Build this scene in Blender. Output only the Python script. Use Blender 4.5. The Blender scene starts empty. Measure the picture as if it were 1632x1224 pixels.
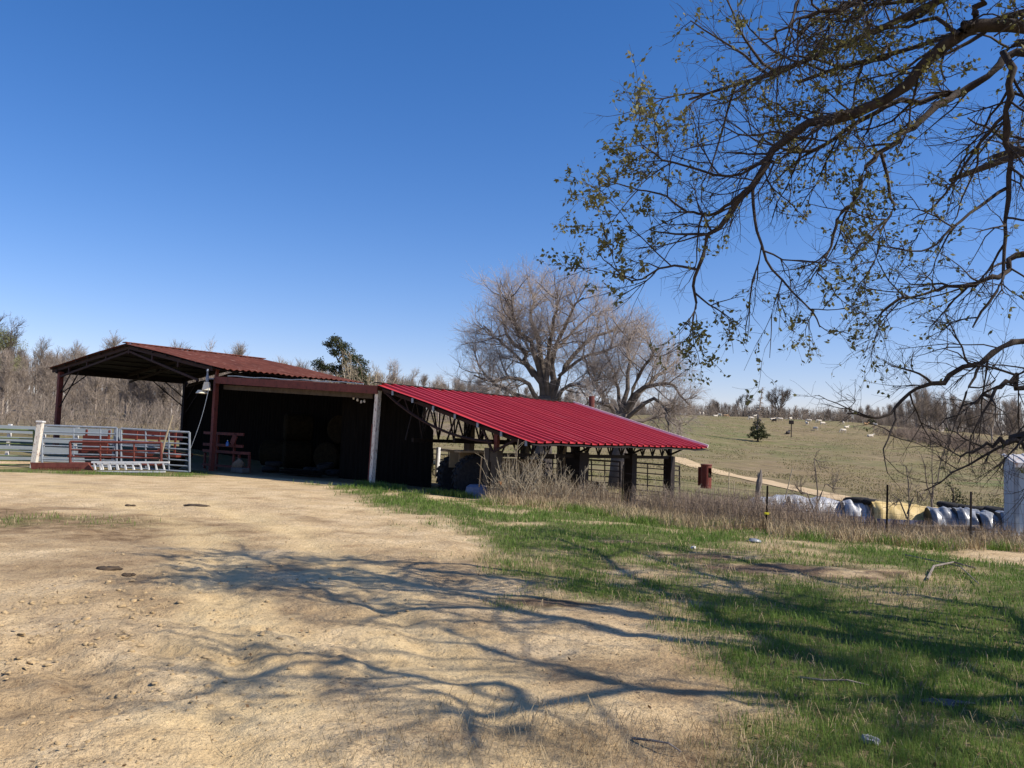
import bpy, math, random
import numpy as np
from mathutils import Vector, Matrix
rng = np.random.default_rng(7); random.seed(7)
D = bpy.data; S = bpy.context.scene; COL = S.collection
R_ = math.radians
# ------------------------------------------------------------------ camera, world, sun, exposure
F = 1350.0; PITCH = math.atan(93 / F); ROLL = 0.0342; EYE = 1.7
_f = np.array([0, math.cos(PITCH), math.sin(PITCH)]); _r0 = np.array([1., 0, 0]); _u0 = np.array([0, -math.sin(PITCH), math.cos(PITCH)])
_r = math.cos(ROLL) * _r0 + math.sin(ROLL) * _u0; _u = -math.sin(ROLL) * _r0 + math.cos(ROLL) * _u0
CAMP = np.array([0, 0, EYE])
cam = D.objects.new('camera', D.cameras.new('camera')); COL.objects.link(cam)
cam.data.sensor_width = 36; cam.data.lens = F / 1632 * 36; cam.data.clip_end = 4000; cam.data.clip_start = 0.05
cam.matrix_world = Matrix(((_r[0], _u[0], -_f[0], 0), (_r[1], _u[1], -_f[1], 0), (_r[2], _u[2], -_f[2], EYE), (0, 0, 0, 1)))
S.camera = cam
SUN_EL = R_(42); SUN_A = R_(-17)
SD = np.array([math.cos(SUN_A) * math.cos(SUN_EL), math.sin(SUN_A) * math.cos(SUN_EL), math.sin(SUN_EL)])
sun = D.objects.new('sun', D.lights.new('sun', 'SUN')); COL.objects.link(sun)
sun.data.energy = 4.6; sun.data.angle = R_(0.53); sun.data.color = (1, .94, .84)
sun.rotation_euler = Vector(SD).to_track_quat('Z', 'Y').to_euler()
W = D.worlds.new('World'); S.world = W; W.use_nodes = True
_n = W.node_tree.nodes; _l = W.node_tree.links
sky = _n.new('ShaderNodeTexSky'); sky.sky_type = 'NISHITA'; sky.sun_disc = False
sky.sun_elevation = SUN_EL; sky.sun_rotation = math.atan2(SD[0], SD[1])
sky.altitude = 200; sky.air_density = 1.0; sky.dust_density = 0.4; sky.ozone_density = 3.0
_n['Background'].inputs[1].default_value = 0.09
_hs = _n.new('ShaderNodeHueSaturation'); _hs.inputs['Saturation'].default_value = 1.32; _hs.inputs['Value'].default_value = 1.15
_mx = _n.new('ShaderNodeMix'); _mx.data_type = 'RGBA'; _mx.blend_type = 'MULTIPLY'; _mx.inputs[0].default_value = 1; _mx.inputs[7].default_value = (1.17, .955, 1.11, 1)
_l.new(sky.outputs[0], _hs.inputs['Color']); _l.new(_hs.outputs[0], _mx.inputs[6]); _l.new(_mx.outputs[2], _n['Background'].inputs[0])
S.view_settings.view_transform = 'Standard'; S.view_settings.look = 'None'; S.view_settings.gamma = 1; S.view_settings.exposure = 0.4
S.cycles.max_bounces = 6; S.cycles.diffuse_bounces = 1; S.cycles.transparent_max_bounces = 6

def ray(px, py): return _f * F + _r * (px - 816) + _u * (612 - py)
def atY(px, py, Y):
    d = ray(px, py); return CAMP + d * (Y / d[1])
def atZ(px, py, z=0.):
    d = ray(px, py); return CAMP + d * ((z - EYE) / d[2])
# ------------------------------------------------------------------ noise and terrain height
def vnoise(x, y, seed=0):
    x = np.asarray(x, float); y = np.asarray(y, float)
    xi = np.floor(x).astype(np.int64); yi = np.floor(y).astype(np.int64); fx = x - xi; fy = y - yi
    fx = fx * fx * (3 - 2 * fx); fy = fy * fy * (3 - 2 * fy)
    def h(a, b):
        n = (a * 374761393 + b * 668265263 + seed * 1442695041) & 0x7fffffff
        n = ((n ^ (n >> 13)) * 1274126177) & 0x7fffffff
        return ((n ^ (n >> 16)) & 0xffff) / 65535.
    return (h(xi, yi) * (1 - fx) + h(xi + 1, yi) * fx) * (1 - fy) + (h(xi, yi + 1) * (1 - fx) + h(xi + 1, yi + 1) * fx) * fy
def fbm(x, y, seed=0, o=4):
    s = 0; a = .5
    for i in range(o): s = s + a * vnoise(x * 2 ** i, y * 2 ** i, seed + i * 17); a *= .5
    return s
_th = np.array([-100, -31, -21, -9, 3.6, 11.5, 16, 23.4, 31.2, 100.])
_rr = np.array([0, 10, 18, 25, 32, 40, 50, 70, 100, 140, 200, 270, 330, 400, 600, 1600.])
_tb = np.array([
 [0,0,0,0,0,0,.3,1.5,3,5,8,10,11,11,11,9],
 [0,0,0,0,0,0,.3,1.8,3.8,5.5,8,10,11.5,12,12,9],
 [0,0,0,0,0,0,.3,1.8,3.6,5.2,7.5,9.5,11,11.5,12,9],
 [0,0,0,0,0,-.1,-.1,.5,1.5,3.2,6.5,9.5,11,12,12,9],
 [0,0,-.02,-.15,-.4,-.8,-.8,-.6,.2,2,6,10.5,13.5,14.5,13,9],
 [0,0,-.1,-.3,-.8,-1.3,-1.5,-1.5,-.6,1.6,5.6,11.2,14.9,15,13,9],
 [0,0,-.1,-.3,-1.2,-1.8,-2.1,-1.9,-1.2,.7,3.9,10.2,14.7,14.8,13,9],
 [0,0,-.1,-.35,-1.2,-1.9,-2.2,-2.0,-1.7,-.3,3.2,8.7,12.6,13,12,9],
 [0,0,-.1,-.4,-.9,-1.6,-2,-2.2,-2.2,-1.2,2.2,5,8.5,11.5,12,9],
 [0,0,-.1,-.3,-.6,-1,-1.5,-2,-2,-1,2,5,8,11,12,9]])
_TT = np.linspace(-100, 100, 201); _LR = np.linspace(0, math.log(1600 / 5. + 1), 240)
def _mk():
    rows = np.array([np.interp(np.exp(_LR) * 5 - 5, _rr, t) for t in _tb])
    g = np.array([np.interp(_TT, _th, rows[:, j]) for j in range(len(_LR))]).T
    for _ in range(3):
        p = np.pad(g, 2, mode='edge'); g = sum(p[2 + i:2 + i + g.shape[0], 2:-2] for i in (-2, -1, 0, 1, 2)) / 5
        p = np.pad(g, 2, mode='edge'); g = sum(p[2:-2, 2 + i:2 + i + g.shape[1]] for i in (-2, -1, 0, 1, 2)) / 5
    return g
_G = _mk()
def Z(x, y):
    x = np.asarray(x, float); y = np.asarray(y, float)
    r = np.hypot(x, y); th = np.clip(np.degrees(np.arctan2(x, y)), -100, 100)
    a = (th + 100); b = np.clip(np.log(r / 5 + 1) / _LR[1], 0, len(_LR) - 1.001)
    i = np.clip(a.astype(int), 0, 199); j = b.astype(int); fa = a - i; fb = b - j
    z = (_G[i, j] * (1 - fa) + _G[i + 1, j] * fa) * (1 - fb) + (_G[i, j + 1] * (1 - fa) + _G[i + 1, j + 1] * fa) * fb
    return z + (fbm(x / 30, y / 30, 5) - .47) * np.clip((r - 60) / 120, 0, 1) * 2.2
def hit(px, py, rmin=3., rmax=700.):
    d = ray(px, py); d = d / math.hypot(d[0], d[1])
    t = np.exp(np.linspace(math.log(rmin), math.log(rmax), 6000)); P = CAMP[:, None] + d[:, None] * t
    k = np.argmax(P[2] - Z(P[0], P[1]) < 0)
    return P[:, k]
def gpt(px, Y):
    x = (px - 816) / F * Y; return np.array([x, Y, float(Z(x, Y))])
# ------------------------------------------------------------------ materials
def mk(name, c1, c2=None, scale=4., rough=.9, bump=0., bscale=None, c3=None, c3t=.6, metal=0., stretch=(1, 1, 1), trans=0., spec=.3, rnd=0., detail=6.):
    m = D.materials.new(name); m.use_nodes = True; nt = m.node_tree; n = nt.nodes; l = nt.links
    b = n['Principled BSDF']; b.inputs['Roughness'].default_value = rough; b.inputs['Metallic'].default_value = metal
    b.inputs['Specular IOR Level'].default_value = spec
    tc = n.new('ShaderNodeTexCoord'); mp = n.new('ShaderNodeMapping'); mp.inputs['Scale'].default_value = stretch
    l.new(tc.outputs['Object'], mp.inputs[0])
    def noise(sc, det=detail):
        t = n.new('ShaderNodeTexNoise'); t.inputs['Scale'].default_value = sc; t.inputs['Detail'].default_value = det; t.inputs['Roughness'].default_value = .65
        l.new(mp.outputs[0], t.inputs[0]); return t.outputs[0]
    def ramp(src, a, bq, lo=.35, hi=.65):
        r = n.new('ShaderNodeValToRGB'); r.color_ramp.elements[0].position = lo; r.color_ramp.elements[1].position = hi
        r.color_ramp.elements[0].color = (*a, 1); r.color_ramp.elements[1].color = (*bq, 1); l.new(src, r.inputs[0]); return r.outputs[0]
    col = ramp(noise(scale), c1, c2 or c1)
    if c3:
        mx = n.new('ShaderNodeMix'); mx.data_type = 'RGBA'
        f = ramp(noise(scale * 2.3), (0, 0, 0), (1, 1, 1), c3t - .06, c3t + .06); l.new(f, mx.inputs[0]); l.new(col, mx.inputs[6]); mx.inputs[7].default_value = (*c3, 1); col = mx.outputs[2]
    if rnd:
        oi = n.new('ShaderNodeObjectInfo'); hs = n.new('ShaderNodeHueSaturation'); mr = n.new('ShaderNodeMapRange')
        mr.inputs[3].default_value = 1 - rnd; mr.inputs[4].default_value = 1 + rnd; l.new(oi.outputs['Random'], mr.inputs[0]); l.new(mr.outputs[0], hs.inputs['Value']); l.new(col, hs.inputs['Color']); col = hs.outputs[0]
    l.new(col, b.inputs['Base Color'])
    if bump:
        bp = n.new('ShaderNodeBump'); bp.inputs['Strength'].default_value = bump; bp.inputs['Distance'].default_value = .02
        l.new(noise(bscale or scale * 4), bp.inputs['Height']); l.new(bp.outputs[0], b.inputs['Normal'])
    if trans:
        tr = n.new('ShaderNodeBsdfTranslucent'); l.new(col, tr.inputs[0]); ms = n.new('ShaderNodeMixShader'); ms.inputs[0].default_value = trans
        l.new(b.outputs[0], ms.inputs[1]); l.new(tr.outputs[0], ms.inputs[2]); l.new(ms.outputs[0], n['Material Output'].inputs[0])
    return m
M = dict(
 rust=mk('rusted_sheet', (.10, .028, .016), (.18, .052, .030), 1.3, .85, .15, 6, c3=(.29, .14, .10), c3t=.63, stretch=(.5, 4, 1)),
 red=mk('red_painted_sheet', (.46, .032, .036), (.56, .052, .052), .5, .42, c3=(.52, .085, .08), c3t=.64, stretch=(.4, 3, 1), spec=.4),
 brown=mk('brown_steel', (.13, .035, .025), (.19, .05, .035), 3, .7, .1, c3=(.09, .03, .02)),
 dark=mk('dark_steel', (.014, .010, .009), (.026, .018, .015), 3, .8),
 galv=mk('galvanised_steel', (.22, .25, .29), (.31, .34, .37), 6, .5, metal=.2),
 peel=mk('peeling_white_paint', (.70, .63, .52), (.8, .74, .63), 3, .8, .1, c3=(.22, .06, .035), c3t=.60, stretch=(3, 3, 1)),
 white=mk('white_paint', (.72, .70, .66), (.82, .80, .77), 5, .6),
 cream=mk('cream_enamel', (.75, .66, .45), (.85, .78, .6), 6, .5),
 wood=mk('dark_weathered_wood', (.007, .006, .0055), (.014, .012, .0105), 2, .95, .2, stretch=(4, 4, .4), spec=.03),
 gwood=mk('grey_weathered_wood', (.17, .14, .115), (.27, .23, .19), 2, .95, .3, stretch=(6, 6, .5)),
 board=mk('grey_painted_board', (.24, .28, .30), (.31, .355, .365), 2, .75, .1, stretch=(.4, .4, 4)),
 oldboard=mk('brown_old_board', (.07, .052, .035), (.11, .085, .06), 3, .95),
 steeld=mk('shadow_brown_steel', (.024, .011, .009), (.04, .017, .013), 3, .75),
 green=mk('green_tube', (.13, .17, .06), (.2, .24, .09), 4, .6),
 redtube=mk('rust_red_tube', (.12, .034, .025), (.185, .055, .04), 6, .75),
 redmach=mk('faded_red_machine', (.13, .027, .018), (.2, .042, .026), 3, .7, c3=(.16, .05, .03)),
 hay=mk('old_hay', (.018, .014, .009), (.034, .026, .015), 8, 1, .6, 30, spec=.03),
 tyre=mk('black_rubber', (.012, .012, .013), (.03, .028, .027), 10, .9, .2),
 tan=mk('faded_yellow_paint', (.26, .18, .10), (.36, .26, .15), 3, .7),
 plastic=mk('white_plastic_wrap', (.30, .305, .32), (.52, .52, .52), 2.2, .4, .7, 7, c3=(.26, .26, .28), c3t=.63, spec=.5),
 gplastic=mk('grey_plastic_wrap', (.09, .095, .11), (.36, .37, .375), 1.6, .3, .6, 4, spec=.6),
 yellow=mk('yellow_tarp', (.52, .37, .13), (.62, .46, .2), 2, .55, .5, 5, stretch=(3, 3, 1)),
 blue=mk('dark_blue_sheet', (.055, .07, .14), (.09, .11, .2), 2, .6, .3, 5),
 shed=mk('light_grey_sheet', (.44, .50, .53), (.5, .55, .58), 1, .5, spec=.4),
 shedtop=mk('pale_roof_sheet', (.44, .42, .40), (.6, .57, .54), 3, .6, c3=(.35, .22, .16)),
 barkd=mk('dark_oak_bark', (.035, .026, .022), (.085, .066, .052), 9, .95, .6, 30, stretch=(1, 1, .4)),
 barkg=mk('grey_bark', (.10, .08, .063), (.185, .15, .12), 1.2, .95, .3),
 barkw=mk('wood_grey_bark', (.245, .195, .15), (.35, .285, .225), .6, .95, rnd=.3),
 twigg=mk('grey_pink_twig', (.34, .275, .225), (.46, .385, .325), .4, .9),
 barkp=mk('pale_sycamore_bark', (.42, .37, .31), (.58, .53, .46), 1, .9),
 twigp=mk('pale_straw_twig', (.36, .29, .19), (.46, .38, .26), 2, .9),
 oleaf=mk('young_oak_leaf', (.12, .125, .035), (.23, .205, .075), 1.5, .6, trans=.3),
 cedar=mk('cedar_green', (.028, .038, .013), (.075, .08, .028), 1.5, .85, trans=.1),
 bud=mk('spring_bud_green', (.22, .23, .08), (.3, .3, .12), 2, .9, trans=.2),
 cow=mk('cream_hide', (.60, .52, .40), (.7, .62, .5), 2, .8), cowtan=mk('tan_hide', (.45, .27, .13), (.52, .33, .17), 2, .8), cowblk=mk('dark_hide', (.03, .025, .022), (.05, .04, .035), 2, .8),
 grass=mk('grass_blade', (.10, .19, .024), (.20, .265, .055), .9, .7, trans=.35),
 dry=mk('dry_straw', (.34, .25, .13), (.50, .39, .23), 3, .9, trans=.15),
 weed=mk('dead_weed_stem', (.24, .165, .105), (.42, .32, .2), 1.1, .9, trans=.15),
 bramble=mk('purple_brown_bramble', (.19, .14, .105), (.31, .235, .175), 1, .9),
 dirt=mk('pale_clod', (.34, .235, .12), (.52, .375, .20), 6, 1, .5),
 dung=mk('dry_dung', (.05, .035, .022), (.10, .07, .045), 8, 1, .6),
 track=mk('sandy_track', (.46, .33, .18), (.58, .43, .25), .5, 1, .2),
 tanstone=mk('tan_stone', (.16, .12, .08), (.25, .19, .13), 5, .9, .4), dstone=mk('dark_grey_stone', (.09, .085, .08), (.14, .13, .12), 5, .9, .4),
 pastgrass=mk('pasture_blade', (.19, .18, .07), (.33, .265, .13), .05, .9, trans=.2), deadleaf=mk('dead_leaf', (.12, .07, .035), (.26, .17, .09), 2, .9),
 stone=mk('grey_stone', (.28, .27, .26), (.42, .41, .4), 4, .9, .4),
 orange=mk('orange_plastic', (.6, .2, .03), (.65, .24, .05), 4, .5), bluep=mk('blue_plastic', (.08, .2, .5), (.1, .25, .6), 4, .4),
 yel=mk('yellow_plastic', (.75, .62, .02), (.8, .68, .05), 4, .4),
)
# ------------------------------------------------------------------ mesh helpers
def link(o, parent=None):
    COL.objects.link(o)
    if parent: o.parent = parent
    return o
def arr_mesh(name, V, F, mat, parent=None, smooth=False, tri=False):
    """V (n,3), F (m,k) numpy -> ONE object"""
    V = np.ascontiguousarray(V, np.float32); F = np.ascontiguousarray(F, np.int32); k = F.shape[1]
    me = D.meshes.new(name); me.vertices.add(len(V)); me.vertices.foreach_set('co', V.ravel())
    me.loops.add(F.size); me.loops.foreach_set('vertex_index', F.ravel())
    me.polygons.add(len(F)); me.polygons.foreach_set('loop_start', np.arange(0, F.size, k, dtype=np.int32))
    try: me.polygons.foreach_set('loop_total', np.full(len(F), k, np.int32))
    except Exception: pass
    me.update(calc_edges=True); me.validate()
    if smooth: me.polygons.foreach_set('use_smooth', np.ones(len(F), bool))
    me.materials.append(mat); return link(D.objects.new(name, me), parent)
def tag(o, label, cat, group=None, kind=None):
    o['label'] = label; o['category'] = cat
    if group: o['group'] = group
    if kind: o['kind'] = kind
    return o
def thing(name, label, cat, loc=(0, 0, 0), rz=0., group=None):
    o = D.objects.new(name, None); o.empty_display_size = .3; o.location = [float(c) for c in loc]; o.rotation_euler = (0, 0, rz); link(o); return tag(o, label, cat, group)
def struct(o): o['kind'] = 'structure'; return o
class MB:
    def __init__(s): s.v = []; s.f = []
    def add(s, vs, fs):
        k = len(s.v); s.v += [tuple(float(c) for c in v) for v in vs]; s.f += [tuple(i + k for i in f) for f in fs]; return s
    def box(s, x0, x1, y0, y1, z0, z1):
        return s.add([(x, y, z) for z in (z0, z1) for x, y in ((x0, y0), (x1, y0), (x1, y1), (x0, y1))],
                     [(3, 2, 1, 0), (4, 5, 6, 7), (0, 1, 5, 4), (1, 2, 6, 5), (2, 3, 7, 6), (3, 0, 4, 7)])
    def bar(s, p, q, w, h=None, up=(0, 0, 1)):
        h = h or w; p = Vector([float(c) for c in p]); q = Vector([float(c) for c in q]); d = (q - p).normalized(); up = Vector(up)
        if abs(d.dot(up)) > .98: up = Vector((0, 1, 0))
        a = d.cross(up).normalized() * w / 2; b = a.cross(d).normalized() * h / 2
        return s.add([e + i * a + j * b for e in (p, q) for i, j in ((-1, -1), (1, -1), (1, 1), (-1, 1))],
                     [(0, 1, 2, 3), (7, 6, 5, 4), (0, 4, 5, 1), (1, 5, 6, 2), (2, 6, 7, 3), (3, 7, 4, 0)])
    def tube(s, pts, r, n=6, cap=True):
        pts = [Vector([float(c) for c in p]) for p in pts]; rs = r if hasattr(r, '__len__') else [r] * len(pts); k = len(s.v); ref = Vector((.3, .2, .93))
        for i, p in enumerate(pts):
            d = (pts[min(i + 1, len(pts) - 1)] - pts[max(i - 1, 0)]).normalized()
            rf = ref if abs(d.dot(ref)) < .95 else Vector((1, 0, 0))
            a = d.cross(rf).normalized(); b = d.cross(a)
            for j in range(n):
                t = 2 * math.pi * j / n; s.v.append(tuple(p + (a * math.cos(t) + b * math.sin(t)) * rs[i]))
        for i in range(len(pts) - 1):
            for j in range(n):
                j2 = (j + 1) % n; s.f.append((k + i * n + j, k + i * n + j2, k + (i + 1) * n + j2, k + (i + 1) * n + j))
        if cap: s.f.append(tuple(k + j for j in range(n))[::-1]); s.f.append(tuple(k + (len(pts) - 1) * n + j for j in range(n)))
        return s
    def lathe(s, prof, n=20, c=(0, 0, 0), axis='z', M4=None):
        k = len(s.v)
        for r, h in prof:
            for j in range(n):
                t = 2 * math.pi * j / n; x, y = r * math.cos(t), r * math.sin(t)
                v = {'z': (x, y, h), 'x': (h, x, y), 'y': (x, h, y)}[axis]; s.v.append((v[0] + c[0], v[1] + c[1], v[2] + c[2]))
        for i in range(len(prof) - 1):
            for j in range(n):
                j2 = (j + 1) % n; s.f.append((k + i * n + j, k + i * n + j2, k + (i + 1) * n + j2, k + (i + 1) * n + j))
        s.f.append(tuple(k + j for j in range(n))[::-1]); s.f.append(tuple(k + (len(prof) - 1) * n + j for j in range(n)))
        return s
    def blob(s, c, sx, sy, sz, seed=0, n=14, amp=.12, base=True):
        k = len(s.v); m = n // 2
        for i in range(m + 1):
            ph = math.pi * i / m
            for j in range(n):
                t = 2 * math.pi * j / n; x, y, z = math.sin(ph) * math.cos(t), math.sin(ph) * math.sin(t), math.cos(ph)
                q = 1 + amp * (2 * float(vnoise(x * 2 + seed * 3.1 + z * 1.7, y * 2 + 9 + z, seed)) - 1)
                s.v.append((c[0] + x * sx * q, c[1] + y * sy * q, c[2] + z * sz * q))
        for i in range(m):
            for j in range(n):
                j2 = (j + 1) % n; s.f.append((k + i * n + j, k + (i + 1) * n + j, k + (i + 1) * n + j2, k + i * n + j2))
        return s
    def build(s, name, mat, parent=None, smooth=False, bevel=0.):
        me = D.meshes.new(name); me.from_pydata(s.v, [], s.f); me.update()
        if smooth:
            for p in me.polygons: p.use_smooth = True
        me.materials.append(M[mat] if isinstance(mat, str) else mat); o = link(D.objects.new(name, me), parent)
        if bevel:
            b = o.modifiers.new('bevel', 'BEVEL'); b.width = bevel; b.segments = 2; b.limit_method = 'ANGLE'
        return o
def children(o): return [c for c in D.objects if c.parent == o]
def copy_tree(o, parent=None):
    c = o.copy(); COL.objects.link(c); c.parent = parent
    for ch in list(o.children): copy_tree(ch, c)
    return c
def tubes_np(P, Rd, n):
    """P (N,K,3) polylines, Rd (N,K) -> V,F of n-sided tubes"""
    N, K, _ = P.shape; T = np.empty_like(P); T[:, 1:-1] = P[:, 2:] - P[:, :-2]; T[:, 0] = P[:, 1] - P[:, 0]; T[:, -1] = P[:, -1] - P[:, -2]
    T /= np.linalg.norm(T, axis=2, keepdims=True) + 1e-9
    ref = np.where(np.abs(T[..., 2:3]) > .9, np.array([1., 0, 0]), np.array([0, 0, 1.]))
    A = np.cross(T, ref); A /= np.linalg.norm(A, axis=2, keepdims=True) + 1e-9; B = np.cross(T, A)
    t = 2 * np.pi * np.arange(n) / n
    V = P[:, :, None] + (A[:, :, None] * np.cos(t)[:, None] + B[:, :, None] * np.sin(t)[:, None]) * Rd[:, :, None, None]
    i = (np.arange(N * K).reshape(N, K) * n)[:, :-1, None]; j = np.arange(n); j2 = (j + 1) % n
    F = np.stack([i + j, i + j2, i + n + j2, i + n + j], -1).reshape(-1, 4)
    return V.reshape(-1, 3), F
def join_np(parts):
    Vs, Fs, k = [], [], 0
    for V, F in parts: Vs.append(V); Fs.append(F + k); k += len(V)
    return np.concatenate(Vs), np.concatenate(Fs)
def unit(a): return a / (np.linalg.norm(a, axis=-1, keepdims=True) + 1e-9)
def curves(rg, st, dr, ln, K, wob, trop):
    N = len(st); P = np.empty((N, K, 3)); P[:, 0] = st; d = unit(dr.copy()); step = (ln / (K - 1))[:, None]
    for k in range(1, K):
        d = unit(d + rg.normal(0, wob, (N, 3)) + np.asarray(trop) * (1. / (K - 1))); P[:, k] = P[:, k - 1] + d * step
    return P
def spawn(rg, P, Rd, per, ang, t0=.25, t1=1., angsd=.2):
    """children starts, directions and parent radii"""
    N, K, _ = P.shape; q = np.repeat(np.arange(N), per); n = len(q); t = (t0 + (t1 - t0) * rg.random(n)) * (K - 1 - 1e-6)
    i = t.astype(int); f = (t - i)[:, None]; st = P[q, i] * (1 - f) + P[q, i + 1] * f; tg = unit(P[q, i + 1] - P[q, i])
    pr = Rd[q, i] * (1 - f[:, 0]) + Rd[q, i + 1] * f[:, 0]
    rnd = rg.normal(0, 1, (n, 3)); pe = unit(rnd - (rnd * tg).sum(1, keepdims=True) * tg)
    a = np.clip(rg.normal(ang, angsd, n), .1, 2.2)[:, None]
    return st, tg * np.cos(a) + pe * np.sin(a), pr, q, t / (K - 1)
def leaf_faces(rg, C, size, n_norm=None):
    n = len(C); a = unit(rg.normal(0, 1, (n, 3))); b = unit(np.cross(a, rg.normal(0, 1, (n, 3)))); s = (size * (.6 + .8 * rg.random(n)))[:, None]
    V = np.stack([C, C + a * s * .5 + b * s * .28, C + a * s, C + a * s * .5 - b * s * .28], 1).reshape(-1, 3)
    return V, np.arange(4 * n).reshape(n, 4)
# ------------------------------------------------------------------ ground: one sheet to the horizon
def poly(pts): return np.array([atZ(a, b)[:2] for a, b in pts])
PG = poly([(515, 771), (560, 785), (600, 799), (650, 812), (700, 838), (770, 858), (815, 880), (835, 915), (900, 955), (970, 972), (1040, 985), (1065, 1012), (1150, 1050), (1235, 1075), (1205, 1110), (1270, 1140), (1240, 1224)])
PG = np.concatenate([PG, [[2.2, 2.6], [3, -3], [60, -3], [60, 24], [20, 19]], poly([(1632, 885), (1500, 868), (1230, 838), (1000, 812), (800, 800), (700, 790), (597, 774)])])
PS = np.concatenate([poly([(352, 756), (300, 761), (150, 757), (0, 752)]), [[-40, 33], [-40, 38]], poly([(0, 744), (150, 745), (300, 749), (340, 751)])])
def sdist(x, y, pg):
    d = np.full(x.shape, 1e9); ins = np.zeros(x.shape, bool)
    for (ax, ay), (bx, by) in zip(pg, np.roll(pg, -1, 0)):
        ex, ey = bx - ax, by - ay; t = np.clip(((x - ax) * ex + (y - ay) * ey) / (ex * ex + ey * ey + 1e-12), 0, 1)
        d = np.minimum(d, np.hypot(x - ax - t * ex, y - ay - t * ey))
        ins ^= ((ay > y) != (by > y)) & (x < (bx - ax) * (y - ay) / (by - ay + 1e-12) + ax)
    return np.where(ins, d, -d)
MUD = [(1265, 905, 2.2, .55), (1110, 885, 1.1, .35), (1010, 862, 1.0, .25), (860, 962, .5, .2), (1160, 870, .8, .25)]
MUD = [(*atZ(a, b)[:2], c, d) for a, b, c, d in MUD]
def grass_mask(x, y):
    r = np.hypot(x, y)
    n = fbm(x * .9, y * .9, 3) - .47; n2 = fbm(x * 3.2, y * 3.2, 9, 3) - .44
    s = np.maximum(sdist(x, y, PG), sdist(x, y, PS) * 2.5)
    g = np.clip(.5 + (s + n * (2.6 + .03 * r) + n2 * 1.2) / 1.3, 0, 1)
    for mx, my, a, b in MUD: g = g * np.clip((((x - mx) / a) ** 2 + ((y - my) / b) ** 2 + n2 * 2 - .4) * 1.2, 0, 1)
    bare = np.clip((fbm(x * .55 + 4, y * .55, 31) - .52) * 9, 0, 1) * np.clip(1.3 - s / 6, .35, 1)
    patch = np.clip(1.25 - np.hypot((x - atZ(60, 830)[0]) / 2.2, (y - atZ(60, 830)[1]) / 1.2), 0, 1) * np.clip(n2 * 4 + .4, 0, .6)
    return np.maximum(g * (1 - .85 * bare), patch)
PATH = poly([(640, 1300), (560, 1080), (470, 930), (400, 850), (250, 795), (60, 772), (-200, 765)])
def pathd(x, y):
    d = np.full(np.shape(x), 1e9)
    for (ax, ay), (bx, by) in zip(PATH[:-1], PATH[1:]):
        ex, ey = bx - ax, by - ay; t = np.clip(((x - ax) * ex + (y - ay) * ey) / (ex * ex + ey * ey), 0, 1); d = np.minimum(d, np.hypot(x - ax - t * ex, y - ay - t * ey))
    return d
def Zg(x, y):
    x = np.asarray(x, float); y = np.asarray(y, float); r = np.hypot(x, y); k = np.clip((34 - r) / 12, 0, 1)
    cl = np.clip(1.1 - np.hypot((x + 3.2) / 2.6, (y - 6.6) / 4.5), 0, 1)
    n = fbm(x * 3.3, y * 3.3, 41, 4); pd = pathd(x, y)
    rut = np.exp(-((pd - .75 - .12 * (fbm(x, y, 15, 2) - .4)) / .16) ** 2) * (.3 + fbm(x * .8, y * .8, 16, 2)); hoof = np.clip(vnoise(x * 5.5, y * 5.5, 88) - .72, 0, 1) * np.clip(fbm(x * .9, y * .9, 44, 3) - .36, 0, 1)
    return Z(x, y) + k * (-.05 * rut - .55 * hoof * (.5 + cl) + (fbm(x * .7, y * .7, 21, 3) - .44) * .13 + (n - .47) * .05 + (fbm(x * 9, y * 9, 77, 3) - .44) * (.026 + .045 * cl) - cl * .05 * np.clip(.46 - n, 0, .1) * 8)
def axis(lo, hi, s0, k):
    a = [0.]
    while a[-1] < hi: a.append(a[-1] + max(s0, k * abs(a[-1])))
    b = [0.]
    while b[-1] > lo: b.append(b[-1] - max(s0, k * abs(b[-1])))
    return np.array(b[::-1][:-1] + a)
gx = axis(-900, 900, .05, .021); gy = axis(-60, 900, .05, .0155)
X, Y = np.meshgrid(gx, gy); NX, NY = len(gx), len(gy)
xf, yf = X.ravel(), Y.ravel()
ii = (np.arange(NY - 1)[:, None] * NX + np.arange(NX - 1)).ravel()
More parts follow.
